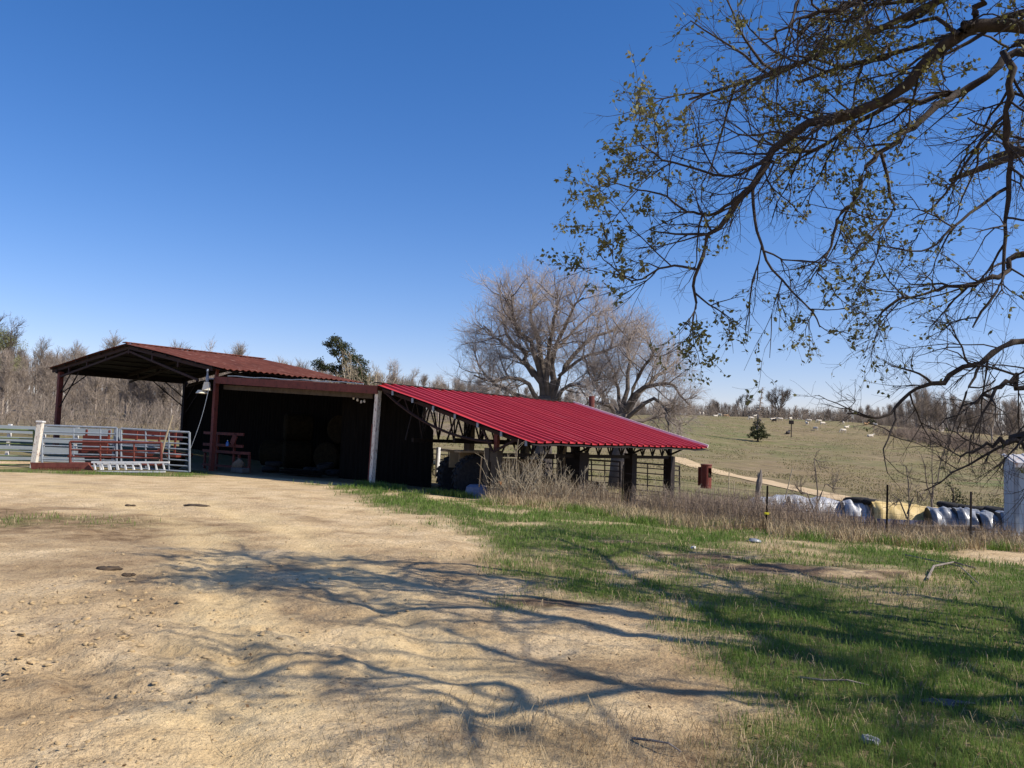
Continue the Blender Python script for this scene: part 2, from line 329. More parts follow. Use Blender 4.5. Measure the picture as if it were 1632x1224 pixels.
# ground material: soil, green cover, pasture and leaf litter weighed by where each of them grows
def ground_mat():
    m = D.materials.new('ground_soil_and_turf'); m.use_nodes = True; nt = m.node_tree; n = nt.nodes; l = nt.links; b = n['Principled BSDF']
    b.inputs['Roughness'].default_value = .95; b.inputs['Specular IOR Level'].default_value = .15
    geo = n.new('ShaderNodeNewGeometry')
    def noise(sc, det=8., rough=.65, st=None):
        t = n.new('ShaderNodeTexNoise'); t.inputs['Scale'].default_value = sc; t.inputs['Detail'].default_value = det; t.inputs['Roughness'].default_value = rough
        if st: mp = n.new('ShaderNodeMapping'); mp.inputs['Scale'].default_value = st; l.new(geo.outputs['Position'], mp.inputs[0]); l.new(mp.outputs[0], t.inputs[0])
        else: l.new(geo.outputs['Position'], t.inputs[0])
        return t.outputs[0]
    def ramp(src, stops):
        r = n.new('ShaderNodeValToRGB'); e = r.color_ramp.elements
        while len(e) < len(stops): e.new(.5)
        for k, (p, c) in enumerate(stops): e[k].position = p; e[k].color = (*c, 1)
        l.new(src, r.inputs[0]); return r.outputs[0]
    def mix(f, a, c):
        x = n.new('ShaderNodeMix'); x.data_type = 'RGBA'
        l.new(f, x.inputs[0]); l.new(a, x.inputs[6]); l.new(c, x.inputs[7]); return x.outputs[2]
    def att(nm): a = n.new('ShaderNodeAttribute'); a.attribute_name = nm; return a.outputs['Fac']
    W0, W1 = (0, 0, 0), (1, 1, 1)
    dirt = ramp(noise(1.1), [(.3, (.41, .268, .138)), (.45, (.60, .43, .23)), (.62, (.72, .54, .315))])
    dirt = mix(ramp(noise(.33, 5), [(.5, W0), (.68, (.75, .75, .75))]), dirt, ramp(noise(5), [(.35, (.27, .185, .11)), (.6, (.42, .30, .175))]))
    dirt = mix(ramp(noise(9, 7, .75), [(.52, W0), (.62, (.6, .6, .6))]), dirt, ramp(noise(4), [(.4, (.30, .20, .11)), (.6, (.45, .32, .175))])); dirt = mix(ramp(noise(26, 5, .7), [(.54, W0), (.64, (.85, .85, .85))]), dirt, ramp(noise(3), [(.4, (.16, .11, .065)), (.6, (.26, .18, .11))]))
    green = ramp(noise(6), [(.35, (.10, .085, .035)), (.5, (.10, .125, .028)), (.65, (.22, .17, .085))])
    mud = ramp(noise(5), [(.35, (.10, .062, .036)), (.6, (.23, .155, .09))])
    past = ramp(noise(.03, 7, .6, (1, .5, 1)), [(.36, (.225, .165, .085)), (.5, (.19, .165, .07)), (.66, (.12, .145, .045))])
    past = mix(ramp(noise(.16, 8, .75, (.7, 1.5, 1)), [(.42, W0), (.58, (.9, .9, .9))]), past, ramp(noise(.5), [(.35, (.13, .095, .055)), (.6, (.30, .225, .125))]))
    past = mix(ramp(noise(.9, 6, .7), [(.52, W0), (.7, (.6, .6, .6))]), past, ramp(noise(.12), [(.4, (.10, .115, .04)), (.6, (.30, .235, .14))]))
    lit = ramp(noise(.4), [(.35, (.15, .11, .075)), (.6, (.24, .185, .125))])
    soilb = ramp(noise(3.2), [(.38, (.19, .12, .062)), (.62, (.40, .275, .145))]); bs = n.new('ShaderNodeMath'); bs.operation = 'MULTIPLY'; bs.inputs[1].default_value = 1.25; bs.use_clamp = True; l.new(att('brown_soil'), bs.inputs[0]); dirt = mix(bs.outputs[0], dirt, soilb)
    sand = ramp(noise(2.5), [(.35, (.62, .44, .215)), (.65, (.78, .59, .32))]); dirt = mix(att('packed_sand'), dirt, sand)
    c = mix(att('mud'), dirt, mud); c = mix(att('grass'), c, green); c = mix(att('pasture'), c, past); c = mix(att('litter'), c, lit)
    l.new(c, b.inputs['Base Color'])
    b1 = n.new('ShaderNodeBump'); b1.inputs['Strength'].default_value = 1.0; b1.inputs['Distance'].default_value = .05; l.new(noise(14, 6), b1.inputs['Height'])
    b2 = n.new('ShaderNodeBump'); b2.inputs['Strength'].default_value = .6; b2.inputs['Distance'].default_value = .015; l.new(noise(60, 3), b2.inputs['Height']); l.new(b1.outputs[0], b2.inputs['Normal'])
    l.new(b2.outputs[0], b.inputs['Normal']); return m
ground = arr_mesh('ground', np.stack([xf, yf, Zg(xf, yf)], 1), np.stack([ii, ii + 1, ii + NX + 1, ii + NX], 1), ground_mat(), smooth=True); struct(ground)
rad = np.hypot(xf, yf); thd = np.degrees(np.arctan2(xf, yf))
def att(name, v):
    a = ground.data.attributes.new(name, 'FLOAT', 'POINT'); a.data.foreach_set('value', np.ascontiguousarray(v, np.float32))
gm = np.where(rad < 60, grass_mask(xf, yf), 0); att('grass', gm)
mud = np.zeros_like(xf)
for mx, my, a, b in MUD: mud = np.maximum(mud, np.clip(1.6 - ((xf - mx) / a) ** 2 - ((yf - my) / b) ** 2 + (fbm(xf * 2.3, yf * 4, 8) - .47) * 7, 0, 1))
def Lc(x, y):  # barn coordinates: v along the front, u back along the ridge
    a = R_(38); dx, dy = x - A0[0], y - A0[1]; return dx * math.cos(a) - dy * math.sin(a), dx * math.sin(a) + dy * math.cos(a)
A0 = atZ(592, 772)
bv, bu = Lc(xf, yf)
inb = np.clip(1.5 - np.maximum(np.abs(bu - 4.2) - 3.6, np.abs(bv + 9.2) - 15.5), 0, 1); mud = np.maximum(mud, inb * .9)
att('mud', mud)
def blot(px, py, a, b, k=1.):
    q = atZ(px, py); return np.clip(1.3 - ((xf - q[0]) / a) ** 2 - ((yf - q[1]) / b) ** 2 + (fbm(xf * 1.1, yf * 1.1, int(px)) - .47) * 3.2, 0, 1) * k
att('brown_soil', np.maximum.reduce([blot(80, 835, 4.5, 3.0, .8), blot(200, 900, 2.0, 1.5, .5), blot(330, 1040, .8, .35, .8), blot(480, 960, 2.2, 1.0, .45), blot(730, 900, 2.6, 1.3, .55), blot(950, 1070, 1.6, .8, .5), blot(1050, 1190, .9, .5, .7), blot(60, 1110, .7, .7, .5), blot(250, 860, 2.0, 1.0, .5)]))
_dd = pathd(xf, yf)
att('packed_sand', np.clip(1.2 - np.abs(_dd - .75) / .55 + (fbm(xf * 1.4, yf * 1.4, 19) - .47) * 2.5, 0, 1) * .7)
fence_side = sdist(xf, yf, np.array([[-.8, 29], [3.4, 25.9], [6.2, 20.4], [9.5, 18.5], [14, 18], [80, 18], [900, 200], [900, 900], [-900, 900], [-900, 60], [-30, 40], [-10, 42.]]))
att('pasture', np.clip(.5 + fence_side / 2 + (fbm(xf, yf, 2) - .47) * 1.5, 0, 1))
lt = np.clip((rad - 55 - np.clip(thd + 12, 0, 30) * 9) / 25, 0, 1) * np.clip((4 - thd) / 8, 0, 1)
lt = np.maximum(lt, np.clip((rad - 345) / 15, 0, 1)); lt = lt * np.clip(.55 + (fbm(xf / 14, yf / 14, 12) - .4) * 3.5, 0, 1)
att('litter', lt)
# ------------------------------------------------------------------ the barn (local x along the front, local y back along the ridge)
barn = thing('barn', 'long open-fronted barn with rusty gable roof and bright red lean-to on dark pillars', 'barn', A0, R_(-38))
def sheet(x0, z0, x1, z1, u0, u1, pitch, amp, nx=10, prof='sine', thick=.012, sag=0.):
    """ribbed sheet running downslope from (x0,z0) to (x1,z1), ribs repeat along y"""
    n = int((u1 - u0) / pitch); pr = {'sine': [(0, 0), (.25, 1), (.5, 0), (.75, -1)], 'rib': [(0, 0), (.50, 0), (.56, 1), (.74, 1), (.80, 0)]}[prof]
    ys, hs = [], []
    for i in range(n):
        for a, h in pr: ys.append(u0 + (i + a) * (u1 - u0) / n); hs.append(h * amp)
    ys.append(u1); hs.append(0)
    t = np.linspace(0, 1, nx); sl = math.hypot(x1 - x0, z1 - z0); nxn, nzn = -(z1 - z0) / sl, (x1 - x0) / sl
    if nzn < 0: nxn, nzn = -nxn, -nzn
    V = []; ny = len(ys)
    for off in (0, -thick):
        for k in t:
            for y, h in zip(ys, hs):
                w = .012 * math.sin(y * 1.7 + k * 5) + .01 * math.sin(y * 4.1 - k * 9) - sag * math.sin(math.pi * k)
                V.append((x0 + (x1 - x0) * k + nxn * (h + off), y, z0 + (z1 - z0) * k + nzn * (h + off) + w))
    Fs = []
    for s_ in (0, nx * ny):
        for i in range(nx - 1):
            for j in range(ny - 1):
                q = (s_ + i * ny + j, s_ + (i + 1) * ny + j, s_ + (i + 1) * ny + j + 1, s_ + i * ny + j + 1); Fs.append(q if s_ else q[::-1])
    for i in (0, nx - 1):
        for j in range(ny - 1): Fs.append((i * ny + j, i * ny + j + 1, nx * ny + i * ny + j + 1, nx * ny + i * ny + j))
    for j in (0, ny - 1):
        for i in range(nx - 1): Fs.append((i * ny + j, (i + 1) * ny + j, nx * ny + (i + 1) * ny + j, nx * ny + i * ny + j))
    m = MB(); m.add(V, Fs); return m
RX, RZ = -17.75, 5.93
sheet(RX + .02, RZ, -9.25, 4.47, -.35, 7.75, .31, .035).build('right_roof_slope', 'rust', barn)
sheet(RX - .02, RZ, -26.1, 4.93, -.35, 7.75, .31, .035).build('left_roof_slope', 'rust', barn)
MB().bar((RX, -.4, RZ + .05), (RX, 7.8, RZ + .05), .35, .04).build('ridge_cap', 'rust', barn)
sheet(-10.45, 4.13, .35, 3.60, .06, 7.75, .31, .02).build('lean_to_roof', 'rust', barn)
sheet(.42, 3.63, 7.42, 1.735, -.35, 12.3, .44, .075, prof='rib', nx=14).build('red_roof', 'red', barn, bevel=0)
MB().bar((.40, -.35, 3.69), (.40, 12.3, 3.69), .30, .03).build('red_ridge_flashing', 'dark', barn)
MB().bar((.45, 12.33, 3.70), (7.42, 12.33, 1.815), .05, .13).build('edge_trim', 'white', barn)
for a in ((RX + .02, RZ - .07, -9.4, 4.40), (RX - .02, RZ - .07, -25.95, 4.87), (-10.4, 4.07, .25, 3.55), (.5, 3.54, 7.5, 1.645)): sheet(*a, -.3 if a[0] != -10.4 else .1, 12.25 if a[0] > 0 else 7.7, .6, .004, nx=4).build('roof_shade_sheet', 'dark', barn)  # dark sheets added below each roof, their colour standing in for the shade underneath
# front rafters and gable steel
def zr(x): return RZ - (RX - x) / 8.35 * 1.0 if x < RX else RZ - (x - RX) / 8.5 * 1.46
for u in (-.12, 3.8, 7.5):
    m = MB()
    for xa, xb in ((-25.9, RX), (RX, -10.3)):
        m.bar((xa, u, zr(xa) - .16), (xb, u, zr(xb) - .16), .10, .20)
        m.bar((xa + (.9 if xa < -20 else 0), u + .02, zr(xa) - .62 + (.12 if xa < -20 else .25)), (xb - (0 if xa < -20 else 1.2), u + .02, zr(xb) - .62 + (.25 if xa < -20 else -.02)), .08, .10)
    for x in (-24, -22, -20, RX, -15.5, -13.2): m.bar((x, u + .01, zr(x) - .1), (x, u + .01, zr(x) - .5), .12, .08)
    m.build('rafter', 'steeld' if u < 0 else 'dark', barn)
for x in np.linspace(-25.5, -10.2, 13):
    MB().bar((x, -.3, zr(x) - .08), (x, 7.7, zr(x) - .08), .07, .10).build('purlin', 'dark', barn)
MB().bar((-25.35, -.2, 4.76), (-25.35, 7.7, 4.76), .16, .26).build('eave_beam', 'dark', barn)
def post(x, u, z0, z1, w, mat, dx=0., w2=None):
    return MB().bar((x, u, z0), (x + dx, u, z1), w, w2 or w, up=(0, 1, 0)).build('post', mat, barn)
for u, mt in ((0, 'brown'), (7.5, 'dark')):
    p = post(-25.2, u, -.3, 4.72, .24, mt)
    for e in (1.0, 1.7):
        MB().bar((-25.1, u, 4.72 - e * 1.15), (-25.1 + e * 1.25, u, 4.78), .05).build('knee_brace', 'dark', p)
MB().bar((-25.2, .1, 3.55), (-25.2, 1.5, 4.72), .05).build('knee_brace', 'dark', barn)
for e in (.9, 1.4): MB().bar((-25.2, 7.45, 4.72 - e * 1.1), (-25.2, 7.45 - e * 1.6, 4.74), .05).build('knee_brace', 'dark', barn)
post(-10.22, 0, -.3, 4.10, .18, 'brown'); post(-10.48, .22, -.3, 3.6, .10, 'brown'); post(-10.42, .12, 4.1, 4.62, .12, 'brown', .05)
pw = post(-.02, 0, -.3, 3.42, .17, 'peel', .17); MB().bar((-.11, -.015, -.3), (.0, -.015, 2.2), .05, .16, up=(0, 1, 0)).build('rust_strip', 'brown', pw)
# lean-to fascia beam with crumpled flashing, pale board behind it
MB().bar((-10.2, -.06, 4.00), (.22, -.06, 3.44), .14, .30).build('fascia_beam', 'brown', barn)
MB().tube([(-9.2 + i * .62, -.12 + .02 * math.sin(i * 2.1), 4.145 - i * .62 * .0535 + .018 * math.sin(i * 1.7)) for i in range(15)], .022, 5).build('flashing_strip', 'galv', barn)
MB().bar((-10.0, .25, 3.70), (-.4, .25, 3.24), .05, .20).build('lintel_board', 'oldboard', barn)
for u in (2.6, 5.2): MB().bar((-10.3, u, 3.98), (.3, u, 3.45), .10, .22).build('rafter', 'dark', barn)
# walls
def wallsheet(name, pts, mat, rib=.25):
    """vertical ribbed sheet between ground points a,b with top heights"""
    m = MB(); (xa, ua, za, ta), (xb, ub, zb, tb) = pts; L = math.hypot(xb - xa, ub - ua); n = max(2, int(L / rib) * 2); nx_, ny_ = -(ub - ua) / L, (xb - xa) / L; V = []
    for i in range(n + 1):
        t = i / n; o = .03 * (i % 2)
        for off in (o, o + .015): V += [(xa + (xb - xa) * t + nx_ * off, ua + (ub - ua) * t + ny_ * off, za + (zb - za) * t), (xa + (xb - xa) * t + nx_ * off, ua + (ub - ua) * t + ny_ * off, ta + (tb - ta) * t)]
    Fs = []
    for i in range(n):
        k = i * 4; Fs += [(k, k + 4, k + 5, k + 1), (k + 2, k + 3, k + 7, k + 6), (k + 1, k + 5, k + 7, k + 3)]
    m.add(V, Fs); return m.build(name, mat, barn)
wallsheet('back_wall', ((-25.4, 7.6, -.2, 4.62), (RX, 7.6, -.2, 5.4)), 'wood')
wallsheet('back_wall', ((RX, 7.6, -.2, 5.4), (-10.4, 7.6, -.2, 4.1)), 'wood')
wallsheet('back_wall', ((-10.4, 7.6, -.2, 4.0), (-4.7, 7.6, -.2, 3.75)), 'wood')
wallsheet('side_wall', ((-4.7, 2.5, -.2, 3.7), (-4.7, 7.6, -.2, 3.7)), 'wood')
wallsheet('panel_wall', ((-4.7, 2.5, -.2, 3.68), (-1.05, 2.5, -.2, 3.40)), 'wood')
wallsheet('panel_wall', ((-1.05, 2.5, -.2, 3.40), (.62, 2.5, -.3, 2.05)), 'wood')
# interior rails and shelves with pale slots
m = MB()
for z in (.55, 1.35): m.bar((-9.8, 7.2, z), (-4.9, 7.2, z), .06, .22)
for x in (-9.8, -8.2, -6.5, -4.9): m.bar((x, 7.2, 0), (x, 7.2, 3.2), .10)
m.build('manger_rail', 'gwood', barn)
MB().bar((-8.1, 7.5, 2.72), (-6.7, 7.5, 2.68), .03, .28).build('light_slot', 'white', barn); MB().bar((-6.55, 7.5, 2.68), (-4.9, 7.5, 2.62), .03, .28).build('light_slot', 'white', barn)
MB().bar((-8.3, 6.9, 1.5), (-5.0, 6.9, 1.45), .5, .05).build('shelf', 'gwood', barn)
# red lean-to: pillars, trusses, purlin ends
def zq(x): return 3.63 - (x - .42) / 7.13 * 1.93
for u, w, zb in ((.05, .30, -.5), (4.8, .62, -.7), (8.7, .38, -1.1), (12.05, .36, -1.4)):
    p = MB().bar((5.75, u, zb), (5.75, u, 1.42 if u < 12 else 1.33), w, w, up=(0, 1, 0)).build('pillar', 'oldboard' if u < 1 else 'dark', barn)
    MB().bar((5.75, u, 1.35), (5.75, u, zq(5.75) - .06), .14, .14, up=(0, 1, 0)).build('pillar_head', 'brown' if u < 1 else 'dark', p)
MB().bar((5.45, -.12, -.4), (5.5, -.12, 1.5), .20, .05, up=(0, 1, 0)).build('pillar_plate', 'oldboard', barn)
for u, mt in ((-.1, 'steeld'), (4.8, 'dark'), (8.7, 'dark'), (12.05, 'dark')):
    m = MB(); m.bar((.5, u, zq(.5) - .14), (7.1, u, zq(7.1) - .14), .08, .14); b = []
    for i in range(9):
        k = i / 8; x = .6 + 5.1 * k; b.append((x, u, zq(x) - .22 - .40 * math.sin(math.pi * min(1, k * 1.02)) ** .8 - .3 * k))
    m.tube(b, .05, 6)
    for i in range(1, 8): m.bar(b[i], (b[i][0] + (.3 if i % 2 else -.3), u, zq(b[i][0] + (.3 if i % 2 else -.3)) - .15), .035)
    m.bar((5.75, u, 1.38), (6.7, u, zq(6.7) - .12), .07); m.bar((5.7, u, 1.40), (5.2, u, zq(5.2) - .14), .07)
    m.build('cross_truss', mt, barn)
for x, zb in ((5.78, 1.28), (1.4, 1.66), (3.4, 1.72)):
    m = MB(); zt = zq(x) - .2; m.bar((x, 0, zt), (x, 12.2, zt), .10, .10); m.bar((x, .1 if x > 5 else .6, zb), (x, 12.2, zb), .10, .13)
    for i in range(14):
        u0 = .25 + i * .85; m.bar((x, u0, zb), (x, u0 + .44, zt), .045); m.bar((x, u0 + .44, zt), (x, u0 + .88, zb), .045); m.bar((x, u0 + .88, zb), (x, u0 + .88, zt), .04)
    m.build('eave_truss', 'dark', barn)
for x in np.linspace(1.2, 7.2, 7):
    p = MB().bar((x, -.28, zq(x) - .10), (x, 12.2, zq(x) - .10), .08, .10).build('purlin', 'dark', barn)
    MB().bar((x, -.31, zq(x) - .11), (x, -.285, zq(x) - .11), .09, .16).build('purlin_cap', 'galv', p)
for u, x in ((4.2, 1.0), (7.9, 1.0), (11.8, 1.0), (7.5, 3.2)): MB().bar((x, u, -.9), (x, u, zq(x) - .2), .3, .3, up=(0, 1, 0)).build('back_pillar', 'gwood', barn)
MB().lathe([(.14, 2.6), (.14, 4.05), (.12, 4.05)], 12, (1.0, 13.1, 0)).build('stack_pipe', 'brown', barn)
# yard light on the corner post
yl = MB().bar((-10.22, -.15, 4.05), (-10.3, -.42, 4.02), .05).build('yard_light', 'galv', barn)
MB().lathe([(.09, 3.86), (.15, 3.88), (.23, 3.52), (.22, 3.51), (.12, 3.84)], 4, (-10.28, -.42, 0)).build('lamp_shade', 'cream', yl)
MB().lathe([(.18, 3.52), (.27, 3.38), (.25, 3.37), (.16, 3.5)], 16, (-10.5, -.5, 0)).build('reflector', 'cream', yl)
MB().lathe([(.05, 3.86), (.07, 3.95), (.07, 4.1), (.04, 4.2), (.035, 4.3), (.06, 4.36), (.04, 4.45)], 12, (-10.28, -.42, 0)).build('photocell', 'galv', yl)
def bl(x, u, z=0.):  # barn coordinates -> world
    a = R_(38); return (A0[0] + x * math.cos(a) + u * math.sin(a), A0[1] - x * math.sin(a) + u * math.cos(a), z)
def inbarn(name, label, cat, x, u, z=0., rz=0., group=None): return thing(name, label, cat, bl(x, u, z), R_(-38) + rz, group)
# ------------------------------------------------------------------ things in and round the barn
t = inbarn('chute_frame', 'rusty brown pipe and plank cattle chute panel behind the corner post under the yard light', 'cattle chute', -10.3, .9)
for z in (.22, .85, 1.14, 1.66): MB().bar((-1.75, -.2, z), (1.85 if z < 1 else 1.3, -.2, z - .02), .07, .12 if z > .3 else .1).build('rail', 'redtube', t)
for x in (-1.7, -.75, .55, .95, 1.7): MB().bar((x, -.12, 0), (x, -.12, 1.64 if x < .6 and x > -1 else .75), .09).build('upright', 'redtube', t)
MB().bar((.62, -.3, 1.2), (.85, -.3, 1.6), .3, .06, up=(0, 1, 0)).build('plate', 'redtube', t)
t = thing('plastic_jug', 'small blue plastic jug hung on the rusty cattle chute beside the post', 'jug', bl(-9.95, .55, 1.1)); MB().lathe([(.05, 0), (.07, .02), (.07, .15), (.03, .2), (.02, .24)], 10).build('jug_body', 'bluep', t); MB().lathe([(.022, .24), (.022, .27)], 8).build('cap', 'white', t)
HB = [(-9.3, 6.0, 0), (-7.9, 6.2, 0), (-8.6, 6.1, 1.35), (-12.3, 6.2, 0), (-12.3, 6.2, 1.4), (-14.0, 6.2, 0)]
LB = ['round hay bale on the floor left of the manger, under the stacked bale', 'round hay bale on the floor nearest the shelf in the barn', 'round hay bale on top of two others in the middle bay', 'round hay bale on the floor behind the corner post', 'topmost round hay bale in the dark behind the yard light', 'leftmost round hay bale against the back wall']
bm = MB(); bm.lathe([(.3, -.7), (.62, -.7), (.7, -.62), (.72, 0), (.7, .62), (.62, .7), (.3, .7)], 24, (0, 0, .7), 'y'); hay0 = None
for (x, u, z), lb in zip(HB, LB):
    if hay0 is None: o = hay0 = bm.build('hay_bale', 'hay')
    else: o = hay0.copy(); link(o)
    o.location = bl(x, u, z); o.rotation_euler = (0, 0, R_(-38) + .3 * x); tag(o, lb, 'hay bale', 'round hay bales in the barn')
TY = [(-7.2, 3.6, .0, 0), (-6.6, 3.9, .0, 0), (-7.0, 3.7, .24, .2), (-8.6, 4.2, 0, 0), (-5.6, 3.0, 0, 0), (-9.0, 2.2, 0, .1), (-8.9, 2.3, .24, 0)]
ty = MB(); ty.lathe([(.2, .03), (.3, 0), (.38, .03), (.40, .12), (.38, .21), (.3, .24), (.2, .21), (.23, .12)], 22); ty0 = None
LT = ['flat old tyre under the small tyre stack in the dark middle bay', 'flat old tyre touching the tyre stack on its right', 'top tyre of the stack in the middle bay', 'flat old tyre lying before the hay bales', 'single old tyre by the dark panel wall', 'lower tyre of the pair near the stone block', 'upper tyre of the pair near the stone block']
for (x, u, z, tl), lb in zip(TY, LT):
    if ty0 is None: o = ty0 = ty.build('old_tyre', 'tyre', smooth=True)
    else: o = ty0.copy(); link(o)
    o.location = bl(x, u, z); o.rotation_euler = (tl, 0, x); tag(o, lb, 'tyre', 'old tyres on the barn floor')
t = MB().blob((0, 0, .24), .24, .2, .22, 3, amp=.35).build('pale_boulder', 'tanstone', smooth=True); t.location = bl(-8.75, .35, .12); tag(t, 'pale rounded boulder on a concrete block right of the corner post', 'boulder')
t = MB().box(-.42, .42, -.2, .2, 0, .22).build('concrete_block', 'dstone', bevel=.03); t.location = bl(-8.6, .35, 0); t.rotation_euler = (0, 0, R_(-38)); tag(t, 'grey concrete block in the barn mouth carrying the boulder', 'block')
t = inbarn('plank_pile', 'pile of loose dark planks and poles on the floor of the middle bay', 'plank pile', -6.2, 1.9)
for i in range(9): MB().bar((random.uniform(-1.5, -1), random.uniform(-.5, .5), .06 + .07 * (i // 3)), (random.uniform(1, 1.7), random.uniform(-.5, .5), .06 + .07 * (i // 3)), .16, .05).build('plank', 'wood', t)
for i, (px, py) in enumerate(((557, 630), (564, 634), (570, 637), (576, 640), (581, 639))):
    d = ray(px, py); Rv = np.array([math.sin(R_(38)), math.cos(R_(38)), 0]); tt = ((A0 - CAMP) @ Rv + .5) / (d @ Rv); P = CAMP + d * tt
    o = MB().lathe([(.012, .06), (.035, .035), (.045, -.02), (.03, -.06), (.006, -.066)], 10).build('white_float', 'white', smooth=True); o.location = P
    tag(o, 'small white float hung in a row under the lean-to beam', 'float', 'row of white floats hung under the beam')
# tractor under the red roof
t = inbarn('tractor', 'old tan tractor with big black rear tyres parked under the red roof', 'tractor', 4.2, 2.0, -.35, R_(62))
def wheel(name, x, y, r, w, parent):
    o = MB().lathe([(r * .6, -w * .46), (r * .9, -w * .5), (r, -w * .32), (r * 1.01, 0), (r, w * .32), (r * .9, w * .5), (r * .6, w * .46)], 28, (x, y, r), 'y').build(name, 'tyre', parent)
    m = MB(); n = 22 if r > .5 else 12
    for i in range(n):
        a = 2 * math.pi * i / n
        for sd in (-1, 1):
            aa = a + (sd > 0) * math.pi / n; p = (x + math.cos(aa) * r * 1.02, y + sd * w * .02, r + math.sin(aa) * r * 1.02); q = (x + math.cos(aa + .14) * r * 1.01, y + sd * w * .46, r + math.sin(aa + .14) * r * 1.01); m.bar(p, q, .05, .07)
    m.build('tread', 'tyre', o); MB().lathe([(.05, -w * .3), (r * .56, -w * .2), (r * .6, -w * .4), (r * .6, w * .4), (r * .56, w * .2), (.05, w * .3)], 20, (x, y, r), 'y').build('rim', 'tan', o)
for s_ in (-1, 1): wheel('rear_wheel', -1.1, s_ * .8, .78, .42, t); wheel('front_wheel', 1.25, s_ * .62, .42, .22, t)
m = MB(); m.box(-.3, 1.75, -.27, .27, 1.0, 1.48); m.box(-1.3, .1, -.22, .22, .65, 1.0); m.box(.1, 1.7, -.18, .18, .6, 1.0); m.build('body', 'tan', t, bevel=.06)
m = MB(); m.box(1.752, 1.80, -.24, .24, .95, 1.42); m.build('grille', 'dark', t)
for s_ in (-1, 1):
    m = MB(); m.bar((-1.75, s_ * .72, 1.68), (-.35, s_ * .72, 1.70), .62, .06); m.bar((-.35, s_ * .72, 1.72), (-.02, s_ * .72, 1.1), .62, .05); m.box(-1.6, -.3, s_ * .48 - .02, s_ * .48 + .02, 1.1, 1.68)
    m.build('fender', 'tan', t)
MB().box(-1.25, -.8, -.25, .25, 1.1, 1.2).box(-1.33, -1.25, -.25, .25, 1.15, 1.6).build('seat', 'dark', t, bevel=.03)
MB().tube([(-.32 + .0, .2 * math.cos(a), 1.62 + .2 * math.sin(a)) for a in np.linspace(0, 2 * math.pi, 17)], .015, 6).bar((-.32, 0, 1.62), (-.1, 0, 1.4), .04).build('steering_wheel', 'dark', t)
MB().tube([(.9, .15, 1.45), (.9, .15, 1.95)], .035, 8).build('exhaust', 'dark', t); MB().bar((1.25, -.6, .42), (1.25, .6, .42), .1).build('axle', 'dark', t)
# shovel and washtub by the front pillar
g = gpt(766, 27.6)
t = thing('washtub', 'upturned blue-grey tub half sunk in grass at the foot of the brown pillar', 'tub', g); MB().lathe([(.44, -.05), (.44, .03), (.40, .06), (.34, .36), (.24, .43), (.02, .45)], 24).build('tub_shell', mk('bluegrey_metal', (.10, .13, .2), (.16, .19, .27), 4, .5)).parent = t
MB().lathe([(.46, -.03), (.47, 0), (.46, .03)], 24).build('rim', 'galv', t)
t = thing('shovel', 'wooden-handled shovel leaning upright beside the upturned tub', 'shovel', gpt(769, 27.3))
MB().tube([(-.0, 0, .1), (.06, .05, 1.35)], .022, 8).build('handle', mk('ash_wood', (.45, .28, .13), (.55, .36, .18), 4, .7), t); MB().bar((-.02, -.02, -.1), (0, 0, .24), .2, .02, up=(0, 1, 0)).build('blade', 'dark', t)
t = thing('insulator_knob', 'small orange plastic insulator fixed to the wire beside the brown pillar', 'insulator', atY(797, 770, 26.0)); MB().lathe([(.02, -.05), (.05, -.04), (.03, 0), (.05, .04), (.02, .05)], 10).build('knob', 'orange', t)
# ------------------------------------------------------------------ pipe gates
def gate(name, label, cat, px0, y0t, y0b, px1, y1t, y1b, dep0, dep1, bars, ups, mat, r=.03, group=None, rounded=False, endr=None):
    P0, P1 = atY(px0, y0b, dep0), atY(px1, y1b, dep1); T0, T1 = atY(px0, y0t, dep0), atY(px1, y1t, dep1)
    t = thing(name, label, cat, P0, 0, group); Q = lambda k, h: (P0 + (P1 - P0) * k) * (1 - h) + (T0 + (T1 - T0) * k) * h - P0
    m = MB()
    for k in (0, 1): m.tube([Q(k, 0), Q(k, 1)], endr or r * 1.15, 8)
    m.tube([Q(0, 1), Q(1, 1)], r * 1.1, 8); m.tube([Q(0, 0), Q(1, 0)], r, 8); m.build('frame', mat, t)
    for h in bars: MB().tube([Q(0, h), Q(1, h)], r * .8, 6).build('rail', mat, t)
    for k in ups: MB().tube([Q(k, 0), Q(k, 1)], r * .8, 6).build('upright', mat, t)
    return t
gate('livestock_gate', 'green tube livestock gate with bent brown end, left of the white gate post', 'gate', -60, 682, 740, 54, 686, 741, 34.6, 34.4, (.12, .25, .42, .6, .75), (.5,), 'green', .035)
gate('livestock_gate', 'galvanised pipe gate just right of the white gate post', 'gate', 67, 678, 742, 186, 682, 744, 34.5, 34.9, (.16, .3, .5, .68, .84), (.42, .78), 'galv', .04)
gate('livestock_gate', 'galvanised pipe gate nearest the barn corner post, in front of the red machine', 'gate', 193, 683, 745, 302, 689, 752, 34.9, 34.9, (.14, .28, .42, .56, .7, .86), (.36, .7), 'galv', .04)
gate('livestock_gate', 'short rusty red pipe gate leaning behind the white ladder', 'gate', 112, 704, 738, 257, 706, 741, 34.0, 34.1, (.3, .62), (.33, .7), 'redtube', .045)
t = thing('gate_post', 'white weathered wooden gate post with a pale cap at the left gates', 'post', gpt(62, 34.3)); P = atY(65, 673, 34.3) - np.array(t.location)
MB().bar((0, 0, -.2), P, .2, .2, up=(0, 1, 0)).build('shaft', 'peel', t); MB().bar(P, P + np.array([0.003, 0, .06]), .26, .26, up=(0, 1, 0)).build('cap', 'white', t)
